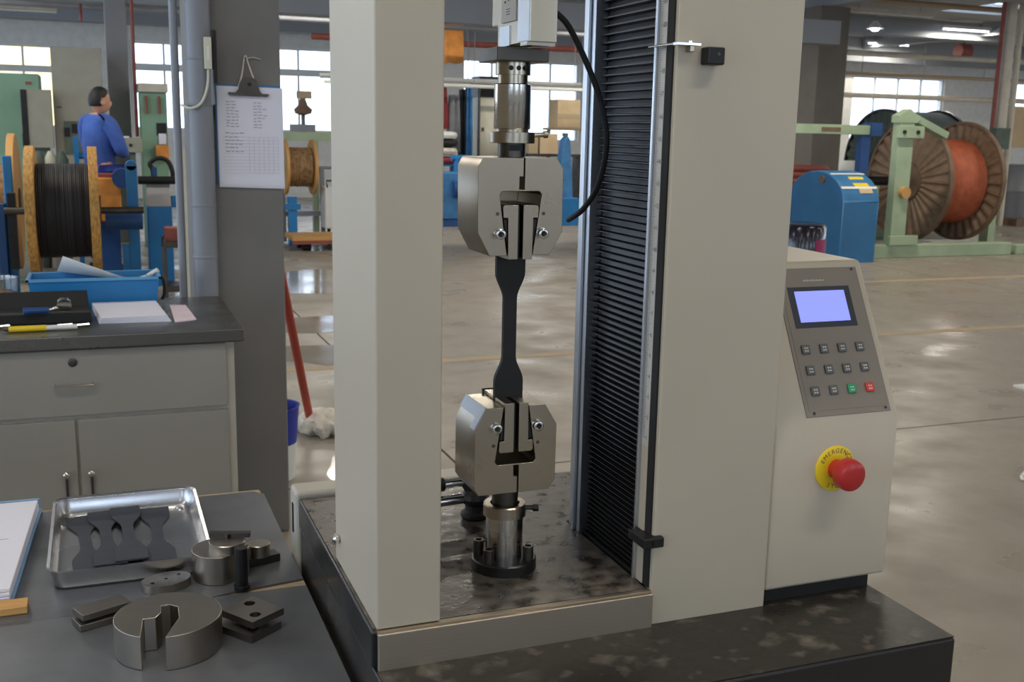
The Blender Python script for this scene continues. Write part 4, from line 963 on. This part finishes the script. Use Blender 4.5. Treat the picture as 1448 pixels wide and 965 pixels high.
for s, k in ((-1,'wl'),(1,'wr')):   # hands: palm and five fingers tucked at the opposite upper arm
    w = J[k]; d = (rgt*(-s)); tip = w+d*.09
    hv = [w, w+d*.05]; he = [(0,1)]; hr_ = [.026,.034]
    for q in range(4):
        b = len(hv); o = Vector((0,0,.027-.018*q)); Lq = (.034,.04,.037,.028)[q]
        hv += [w+d*.085+o, w+d*(.085+Lq)+o-fwd*.012, w+d*(.085+Lq*1.7)+o-fwd*.03]; he += [(1,b),(b,b+1),(b+1,b+2)]; hr_ += [.0095,.009,.008]
    b = len(hv); hv += [w+d*.035+Vector((0,0,.042))-fwd*.01, w+d*.06+Vector((0,0,.062))-fwd*.02]; he += [(1,b),(b,b+1)]; hr_ += [.011,.009]
    skin_obj('hand', hv, he, hr_, 'skin', pz)
# head with face, ears and hair
hf = Vector((.93,.37,0)); hr2 = Vector((.37,-.93,0)); hc = bp(.035,0,1.605)
def head_mesh(scale, dz, keep=None):
    bm = bmesh.new(); bmesh.ops.create_uvsphere(bm, u_segments=32, v_segments=24, radius=1)
    for v in bm.verts:
        a, b, c = v.co.x, v.co.y, v.co.z      # a forward, b side, c up
        w = .073*(1-.18*max(0,-c)**1.2); dpt = .096*(1-.10*max(0,-c)); f = a*dpt
        if c < -.2 and a > 0: f += .014*(-c)*a
        if a > .75 and abs(b) < .28 and -.45 < c < .25: f += .020*(1-abs(b)/.28)*max(0, 1-abs(c+.18)/.36)     # nose
        if a > .7 and .02 < c < .3 and .2 < abs(b) < .55: f -= .007                                            # eye sockets
        if a > .7 and -.62 < c < -.45 and abs(b) < .35: f += .004                                              # lips
        p = hc+hf*(f*scale)+hr2*(b*w*scale)+Vector((0,0,c*.118*scale+dz))
        v.co = p-Vector(OFF[pz.name])
    if keep:
        bmesh.ops.delete(bm, geom=[v for v in bm.verts if not keep((v.co+Vector(OFF[pz.name])-hc))], context='VERTS')
    me = bpy.data.meshes.new('head'); bm.to_mesh(me); bm.free()
    me.polygons.foreach_set('use_smooth', [True]*len(me.polygons)); return me
me = head_mesh(1, 0); me.materials.append(MATS['skin']); ho = bpy.data.objects.new('head', me); COL.objects.link(ho); ho.parent = pz; OFF[ho.name] = OFF[pz.name]
me = head_mesh(1.075, .004, lambda d: d.z > -.055 and (d.dot(hf) < .01+max(0, d.z-.02)*.95 or d.z > .085) and not (d.dot(hf) > -.01 and d.z < .03)); me.name = 'hair'; me.materials.append(MATS['hair']); hh = bpy.data.objects.new('hair', me); COL.objects.link(hh); hh.parent = ho; OFF[hh.name] = OFF[pz.name]
sdm = hh.modifiers.new('solid', 'SOLIDIFY'); sdm.thickness = .008
for s in (-1,1):
    e = hc+hr2*(.074*s)-hf*.005+Vector((0,0,-.008)); MB().cyl(e-hr2*.008*s, e+hr2*.010*s, .022,.027,n=14).build('ear', 'skin', ho, bevel=.005)
    e = hc+hf*.083+hr2*(.031*s)+Vector((0,0,.012)); MB().cyl(e, e+hf*.004, .009, n=12).build('eye', 'black_rubber', ho)
    e = hc+hf*.087+hr2*(.031*s)+Vector((0,0,.034)); MB().obox(e, hr2, (.034,.006,.006)).build('eyebrow', 'hair', ho)
e = hc+hf*.091+Vector((0,0,-.062)); MB().obox(e, hr2, (.042,.006,.008)).build('mouth', 'rust_pipe', ho, bevel=.002)

# ------------------------------------------------------------------ between pillar and left column
rs = reel('rope_reel', 'reel of tan rope on a green-railed stand beyond the pillar', 'reel', (2.30,13.2,.93), .33, .24, .30, .035, 'tan_wood', 'rope_tan', coils=8)
gr = thing('green_rail_stand', 'pale green rail frame carrying the rope reel', 'stand', (2.4,13.3,0))
MB().box(1.7,3.4,13.45,13.55,1.24,1.35).build('top_rail', 'machine_green', gr)
for x in (1.75,2.56,3.3): MB().box(x-.035,x+.035,13.46,13.54,0,1.24).build('upright', 'machine_green', gr)
MB().cyl((1.8,13.2,.93),(3.0,13.2,.93),.025,n=12).build('spindle', 'grey_pipe', gr)
MB().box(1.7,3.4,13.3,13.36,.33,.39).build('lower_bar', 'grey_pipe', gr)
for x in (2.10,2.58): MB().bar((x,13.2,.93),(x+.03,13.3,.02),.05).build('strut', 'grey_pipe', gr)
fm = thing('winding_head', 'small brown winding head mounted on the green rail', 'machine', (2.42,13.5,1.36))
MB().lathe([(.03,0),(.10,.02),(.115,.07),(.06,.12),(.03,.2)], (2.42,13.5,1.55), n=20).build('hood', 'rust_brown', fm)
MB().cyl((2.42,13.5,1.35),(2.42,13.5,1.56),.025,n=10).build('stem', 'dark_steel', fm)
MB().box(2.26,2.56,13.44,13.56,1.352,1.44).build('bracket', 'grey_pipe', fm)
MB().box(2.35,2.52,13.45,13.55,1.75,1.84).build('cap', 'worn_wood', fm)
bl = tag(MB().box(2.14,2.24,13.0,13.1,0,.585).box(2.10,2.28,12.98,13.12,.43,.50).build('blue_bracket', 'machine_blue', loc=(2.2,13.05,0)), 'blue steel bracket standing under the rope reel', 'bracket')
ct = thing('white_cart', 'white tool cart on small wheels beside the rope reel', 'cart', (2.75,13.1,0))
MB().box(2.57,2.95,12.95,13.26,.20,.70).build('cart_box', 'lamp_white', ct, bevel=.01)
for x in (2.62,2.90): MB().cyl((x,12.98,.06),(x,13.02,.06),.06,n=16).box(x-.02,x+.02,12.99,13.01,.06,.2).build('castor', 'black_rubber', ct)
MB().tube([(2.60,12.96,.70),(2.58,12.92,.78),(2.92,12.92,.78),(2.90,12.96,.70)], .012, 8, smooth=0).build('cart_handle', 'dark_steel', ct)
dl = thing('wooden_dolly', 'low wooden dolly with black wheels on the wet floor', 'dolly', (2.5,12.58,0))
for k in range(3): MB().box(2.06,3.2,12.30+k*.19,12.475+k*.19,.125,.175).build('plank', 'tan_wood', dl, bevel=.004)
MB().box(2.06,3.2,12.30,12.34,.085,.125).build('side_rail', 'rust_pipe', dl)
for x in (2.24,3.0):
    for y in (12.42,12.76): MB().cyl((x-.05,y,.043),(x+.05,y,.043),.043,n=16).build('wheel', 'black_rubber', dl)

# ------------------------------------------------------------------ between the columns
oc = tag(MB().prism([(5.0,2.98),(5.29,3.0),(5.30,2.42),(5.22,2.40),(5.1,2.43),(4.99,2.38)], 'y', 15.9, 16.15).build('orange_drape', 'orange_cloth', loc=(5.15,16,2.4), bevel=.03, seg=3), 'orange cloth bundle hanging from the ceiling pipe left of the load cell', 'cloth')
tag(MB().cyl((5.15,16.02,2.98),(5.15,16.02,CZ),.012,n=8).build('hanging_rod', 'grey_pipe', loc=(5.15,16,3)), 'thin rod from which the orange cloth hangs', 'rod')
rk = thing('coat_rack', 'metal rack in the background left of the coupling cylinder', 'rack', (5.3,16.4,0))
MB().cyl((4.85,16.4,2.10),(5.72,16.4,2.10),.02,n=10).build('rail', 'dark_steel', rk)
for x in (4.85,5.72): MB().cyl((x,16.4,0),(x,16.4,2.10),.022,n=10).build('upright', 'dark_steel', rk)
def drape(name, x0, x1, z0, z1, m, lab, y=16.4):
    n = 12; out = []
    for i in range(n+1):
        t = i/n; x = x0+(x1-x0)*t; out.append((x, y-.07-.025*math.sin(t*9+x0*7)))
    out += [(x, y2+.12) for x, y2 in reversed(out)]
    mb = MB(); k = len(out)
    cx_ = (x0+x1)/2
    vs = [(cx_+(x-cx_)*s, y2, z) for z, s in ((z0,1),((z0+z1)/2,.94),(z1,.72)) for x, y2 in out]
    fs = [(a*k+i, a*k+(i+1)%k, (a+1)*k+(i+1)%k, (a+1)*k+i) for a in range(2) for i in range(k)]+[tuple(range(k-1,-1,-1)), tuple(range(2*k,3*k))]
    tag(mb.add(vs, fs).build(name, m, loc=((x0+x1)/2, y, z0), ang=60), lab, 'coverall')
drape('hanging_coverall', 4.93, 5.20, 1.42, 2.07, 'red_cloth', 'dark red garment hanging on the rack in the background')
drape('hanging_coverall', 5.21, 5.385, 1.08, 1.95, 'grey_cloth', 'grey garment hanging on the rack in the background')
drape('hanging_coverall', 5.39, 5.475, 1.02, 2.04, 'black_rubber', 'black garment hanging on the rack in the background')
drape('hanging_coverall', 5.48, 5.60, 1.02, 2.08, 'tarp_blue', 'blue garment hanging on the rack in the background')
for k, (z, m, lab) in enumerate(((1.33,'white_plastic','white sack on top of the pile below the red garment'),(1.21,'black_rubber','black sack in the middle of the pile below the red garment'),(1.09,'cloth_white','off-white sack low in the pile below the red garment'),(.95,'red_cloth','dark red sack at the bottom of the pile below the red garment'))):
    bm_ = MB().lathe([(.10,-.06),(.17,-.045),(.19,0),(.17,.045),(.08,.06)], (5.04,16.0,z), n=20)
    tag(bm_.build('sack', m, loc=(5.04,16.0,z)), lab, 'sack', 'sacks below the garments')
tag(MB().box(4.83,5.27,15.80,16.22,.865,.889).box(4.87,4.93,15.84,15.90,0,.865).box(5.17,5.23,15.84,15.90,0,.865).box(4.87,4.93,16.12,16.18,0,.865).box(5.17,5.23,16.12,16.18,0,.865).build('sack_stool', 'machine_blue', loc=(5.05,16.0,0)), 'blue steel stool under the pile of sacks', 'stool')
bmc = thing('blue_pump', 'blue pump machine low behind the left of the upper grip', 'machine', (5.1,15.5,0))
MB().box(4.72,5.25,15.2,15.6,.1,.80).build('pump_case', 'tarp_blue', bmc, bevel=.03, seg=3)
MB().cyl((4.9,15.18,.55),(5.2,15.18,.55),.12,n=20).build('motor', 'machine_blue_dark', bmc)
MB().box(4.66,5.3,15.16,15.64,0,.1).build('skid', 'machine_blue_dark', bmc)
MB().cyl((5.05,15.4,.80),(5.05,15.4,1.0),.06,n=14).cyl((4.95,15.4,1.0),(5.25,15.4,1.0),.045,n=12).build('valve', 'machine_blue', bmc)
dk = thing('white_locker', 'white locker behind the coupling, darker at the top', 'locker', (5.85,16.6,0))
MB().box(5.76,6.25,16.5,16.9,0,1.93).build('locker_body', 'ivory_plastic', dk, bevel=.006)
MB().box(5.77,6.24,16.492,16.499,1.04,1.91).build('locker_door', 'ivory_plastic', dk)
MB().box(5.80,5.84,16.48,16.492,1.40,1.46).build('locker_handle', 'dark_steel', dk)
MB().box(5.76,6.25,16.5,16.9,1.931,2.26).build('black_case_on_top', 'black_steel', dk)
cs = thing('carton_stand', 'wooden stand under the upper carton by the bright window', 'stand', (7.15,16.4,0))
MB().box(6.9,7.6,16.2,16.6,1.44,1.48).build('shelf', 'worn_wood', cs)
for x in (6.93,7.57): MB().box(x-.025,x+.025,16.38,16.43,0,1.44).build('upright', 'grey_pipe', cs)
bx1 = thing('carton', 'upper brown carton beside the bright window', 'carton', (7.2,16.4,1.48))
MB().box(7.00,7.40,16.22,16.58,1.481,1.93).build('carton_body', 'cardboard', bx1, bevel=.005)
MB().box(7.0,7.4,16.218,16.2195,1.62,1.70).build('packing_tape', 'worn_wood', bx1)
lt = thing('low_bench', 'low dark bench below the bright window', 'bench', (6.7,16.2,0))
MB().box(6.3,7.3,15.68,16.12,1.03,1.07).build('bench_top', 'dark_steel', lt)
for x in (6.34,7.25): MB().box(x-.03,x+.03,15.72,16.08,0,1.03).build('leg', 'dark_steel', lt)
tag(MB().box(6.50,6.80,15.72,16.05,1.071,1.385).build('carton', 'cardboard', loc=(6.65,15.9,1.07), bevel=.006), 'lower brown carton standing on the dark bench', 'carton')
tag(MB().box(6.31,6.47,15.72,16.05,1.071,1.345).build('carton', 'worn_wood', loc=(6.4,15.9,1.07), bevel=.006), 'darker tan carton left of the lower brown carton', 'carton')  # carton in a darker tan than its neighbour
bt_ = thing('blue_post', 'blue draped steel post right of the upper grip', 'post', (6.9,15.4,0))
MB().prism([(6.62,0),(6.88,0),(6.84,.75),(6.79,1.30),(6.75,1.36),(6.69,1.30),(6.62,.75)], 'y', 15.2, 15.4).build('post_body', 'tarp_blue', bt_, bevel=.02)
MB().cyl((6.74,15.3,1.35),(6.74,15.3,1.40),.05,n=14).build('post_cap', 'grey_green', bt_)
MB().box(6.55,6.92,15.1,15.5,0,.42).build('foot_box', 'machine_blue', bt_, bevel=.01)

# ------------------------------------------------------------------ right background: big reels
reel('cable_drum', 'huge brown ribbed drum wound with orange cable', 'cable drum', (10.58,11.62,.86), .80, .56, .80, .06, 'flange_rib', 'orange_cable', ribs=30, coils=24, hub=.16, mrib='rust_brown')
reel('cable_drum', 'dark grey-green ribbed drum behind the orange cable drum', 'cable drum', (13.3,15.3,.97), .95, .91, 1.1, .06, 'grey_green', 'grey_green', ribs=30, hub=.18, mrib='black_steel')
gs = thing('drum_stand', 'pale green steel frame holding the orange cable drum', 'stand', (9.7,10.6,0))
MB().box(8.60,10.75,10.34,10.52,.0,.155).build('base_beam', 'machine_green', gs, bevel=.01)
MB().box(8.60,10.75,12.6,12.78,.0,.155).build('base_beam', 'machine_green', gs, bevel=.01)
MB().box(10.85,12.6,10.36,10.50,.0,.12).build('base_beam', 'machine_green', gs, bevel=.01)
po = MB().box(8.87,9.09,10.38,10.50,.155,1.62).build('post', 'machine_green', gs, bevel=.008)
MB().prism([(8.85,1.60),(9.12,1.60),(9.16,1.66),(9.0,1.76),(8.85,1.68)], 'y', 10.37, 10.51).build('post_cap', 'machine_green', po)
MB().box(8.82,9.20,10.33,10.378,1.42,1.56).build('clamp_plate', 'machine_green', po, bevel=.006)
for x in (8.90,9.10): MB().cyl((x,10.33,1.49),(x,10.315,1.49),.025,n=10).build('clamp_bolt', 'black_steel', po)
MB().bar((9.05,10.44,1.68),(9.66,10.5,1.46),.11,.08).build('brace', 'machine_green', gs)
MB().box(8.80,9.22,10.30,10.36,.156,.27).build('post_foot', 'machine_green', gs, bevel=.006)
MB().cyl((9.0,10.32,.78),(9.0,10.38,.78),.07,n=18).build('bearing_cap', 'tan_wood', po)
MB().cyl((9.02,10.44,.79),(9.35,11.0,.83),.05,n=14).build('drive_arm', 'machine_blue_dark', gs)
MB().cyl((9.3,11.62,.86),(11.8,11.62,.86),.06,n=16).build('drum_shaft', 'black_steel', gs)
for x in (9.55,11.6): MB().box(x-.06,x+.06,11.54,11.70,.0,.80).build('drum_support', 'machine_green', gs)
gt = thing('green_gantry', 'pale green horizontal gantry beam with a blue post', 'gantry', (8.5,11.2,0))
MB().box(6.9,9.05,11.12,11.26,1.452,1.568).build('gantry_beam', 'machine_green', gt, bevel=.006)
MB().box(8.32,8.60,11.112,11.119,1.485,1.535).build('rust_patch', 'rust_brown', gt)
MB().box(9.05,9.22,11.10,11.28,1.44,1.60).build('end_clamp', 'machine_blue_dark', gt)
MB().box(8.95,9.08,11.14,11.24,0,1.45).build('blue_upright', 'machine_blue_dark', gt)
MB().box(6.95,7.05,11.14,11.24,0,1.45).build('green_upright', 'machine_green', gt)
# blue arched guard
bg = thing('blue_guard', 'blue arched machine guard with white and yellow stickers on top', 'machine guard', (8.3,10.4,0))
pf = [(10.02,0),(10.02,.70)]
for i in range(0, 13):
    a = PI*(1-i/12); pf.append((10.53+.51*math.cos(a), .70+.33*math.sin(a)))
pf += [(11.04,0)]
MB().prism(pf, 'x', 7.86, 8.36).build('guard_shell', 'guard_blue', bg, bevel=.015, ang=45)
MB().prism([(10.018,.0),(10.018,.30),(10.026,.30),(10.026,.0)], 'x', 7.92, 8.32).build('lower_panel', 'guard_blue', bg)
for k, (a0, a1, x0, x1, m) in enumerate(((2.62,2.70,7.865,8.355,'white_plastic'),(2.2,2.62,8.06,8.26,'yellow_plastic'),(2.70,2.86,8.10,8.28,'cardboard'),(1.98,2.06,7.88,8.35,'white_plastic'))):
    vs_ = []
    for a in (a0, a1):
        for x in (x0, x1):
            for q in (1.003, 1.012): vs_.append((x, 10.53+.51*q*math.cos(a), .70+.33*q*math.sin(a)))
    MB().add(vs_, [(0,1,3,2),(4,6,7,5),(1,5,7,3),(0,2,6,4),(0,4,5,1),(2,3,7,6)]).build('sticker', m, bg)
MB().cyl((7.86,10.42,.93),(7.845,10.42,.93),.045,n=14).build('guard_boss', 'rust_brown', bg)
wd = thing('wrapped_drum', 'drum wrapped in shiny black plastic film with a magenta label', 'drum', (6.4,8.75,0))
MB().lathe([(.245,.001),(.255,.02),(.255,.55),(.24,.575),(.20,.585),(.05,.58)], (6.4,8.78,0), n=36).build('drum_wrap', 'plastic_wrap', wd)
mb = MB()
for i in range(9):
    for q in (0,1):
        a = -1.75+.11*i; mb.v += []
vs_ = []; fs_ = []
for i in range(9):
    a = -1.55+.10*i
    for z in (.30,.44): vs_.append((6.4+.257*math.cos(a), 8.78+.257*math.sin(a), z))
for i in range(8): fs_.append((2*i,2*i+2,2*i+3,2*i+1))
lb = MB().add(vs_, fs_).build('drum_label', 'magenta', wd)
# pillar and clutter behind the gantry
struct(MB().box(11.05,11.62,15.0,15.5,0,CZ-.25).build('pillar', 'pillar_dark', bevel=.01))
cz = thing('scrap_pile', 'reddish brown coil pile behind the blue guard', 'coil pile', (9.5,13,0))
for k in range(3): MB().tube([(9.75+(.42-.05*k)*math.cos(2*PI*i/16), 13.35+(.35-.04*k)*math.sin(2*PI*i/16), .78+.09*k) for i in range(17)], .045, 8, smooth=2).build('coil', 'rust_pipe', cz)
MB().box(9.3,10.2,12.95,13.75,0,.735).build('coil_stand', 'grey_green', cz)
tag(MB().lathe([(.12,.001),(.14,.9),(.15,1.0),(.10,1.08)], (10.5,13.3,0), n=20).build('white_drum', 'lamp_white', loc=(10.5,13.3,0)), 'white drum standing beside the brown coil pile', 'drum')
# pipes and panel at the right edge
for k, (x, y, r, m, lab) in enumerate(((13.85,14.0,.035,'rust_pipe','thin red vertical pipe near the right edge'),(14.02,14.0,.085,'pale_pipe','thick pale vertical pipe near the right edge'),(14.28,14.05,.05,'pale_pipe','slim pale vertical pipe at the right edge'),(14.16,14.3,.03,'grey_pipe','thin grey vertical pipe between the pale pipes'))):
    tag(MB().cyl((x,y,0 if k else 1.6),(x,y,CZ-.02),r,n=14).build('vertical_pipe', m, loc=(x,y,0)), lab, 'pipe')
tag(MB().box(13.7,14.0,13.75,13.9,1.28,1.62).box(13.78,13.9,13.78,13.88,0,1.28).build('valve_box', 'grey_green', loc=(13.85,13.8,0)), 'green valve box on a post beside the orange drum', 'valve')
pn = thing('plywood_crate', 'cream plywood panel at the far right edge', 'panel', (15,15,0))
MB().box(14.9,16.2,14.9,15.1,1.30,2.02).build('panel_board', 'cardboard', pn)
for x in (14.95,16.1): MB().box(x-.04,x+.04,14.95,15.05,0,1.30).build('leg', 'grey_pipe', pn)
for k, (x, lab) in enumerate(((14.85,'grey drum at the right edge under the cream panel'),(15.55,'second grey drum beyond the first under the cream panel'))):
    tag(MB().lathe([(.30,.12),(.31,.14),(.31,.55),(.325,.57),(.31,.59),(.31,1.0),(.325,1.02),(.30,1.03)], (x,14.3,0), n=28).build('steel_drum', 'grey_pipe', loc=(x,14.3,.1)), lab, 'drum', 'grey drums')
tag(MB().box(14.5,16.4,13.9,14.7,.0,.12).build('drum_pallet', 'rust_brown', loc=(15.3,14.3,0)), 'low brown pallet under the grey drums', 'pallet')

tag(MB().box(.565,.612,7.98,8.03,.0,1.22).box(.53,.65,7.95,8.06,0,.02).build('marker_post', 'ivory_plastic', loc=(.59,8,0)), 'thin pale post between the conduit and the drain pipe', 'post')
tl_ = thing('tool_trolley', 'dark tool trolley glimpsed between the blue cabinet and the conduit', 'trolley', (.60,9.0,0))
for z in (.10,.45): MB().box(.47,.62,8.8,9.1,z,z+.05).build('trolley_shelf', 'dark_steel', tl_)
for x in (.48,.61):
    for y in (8.82,9.08): MB().cyl((x,y,0),(x,y,.52),.012,n=8).build('trolley_leg', 'dark_steel', tl_)
MB().box(.49,.60,8.85,9.05,.501,.60).build('tool_box', 'rust_pipe', tl_)
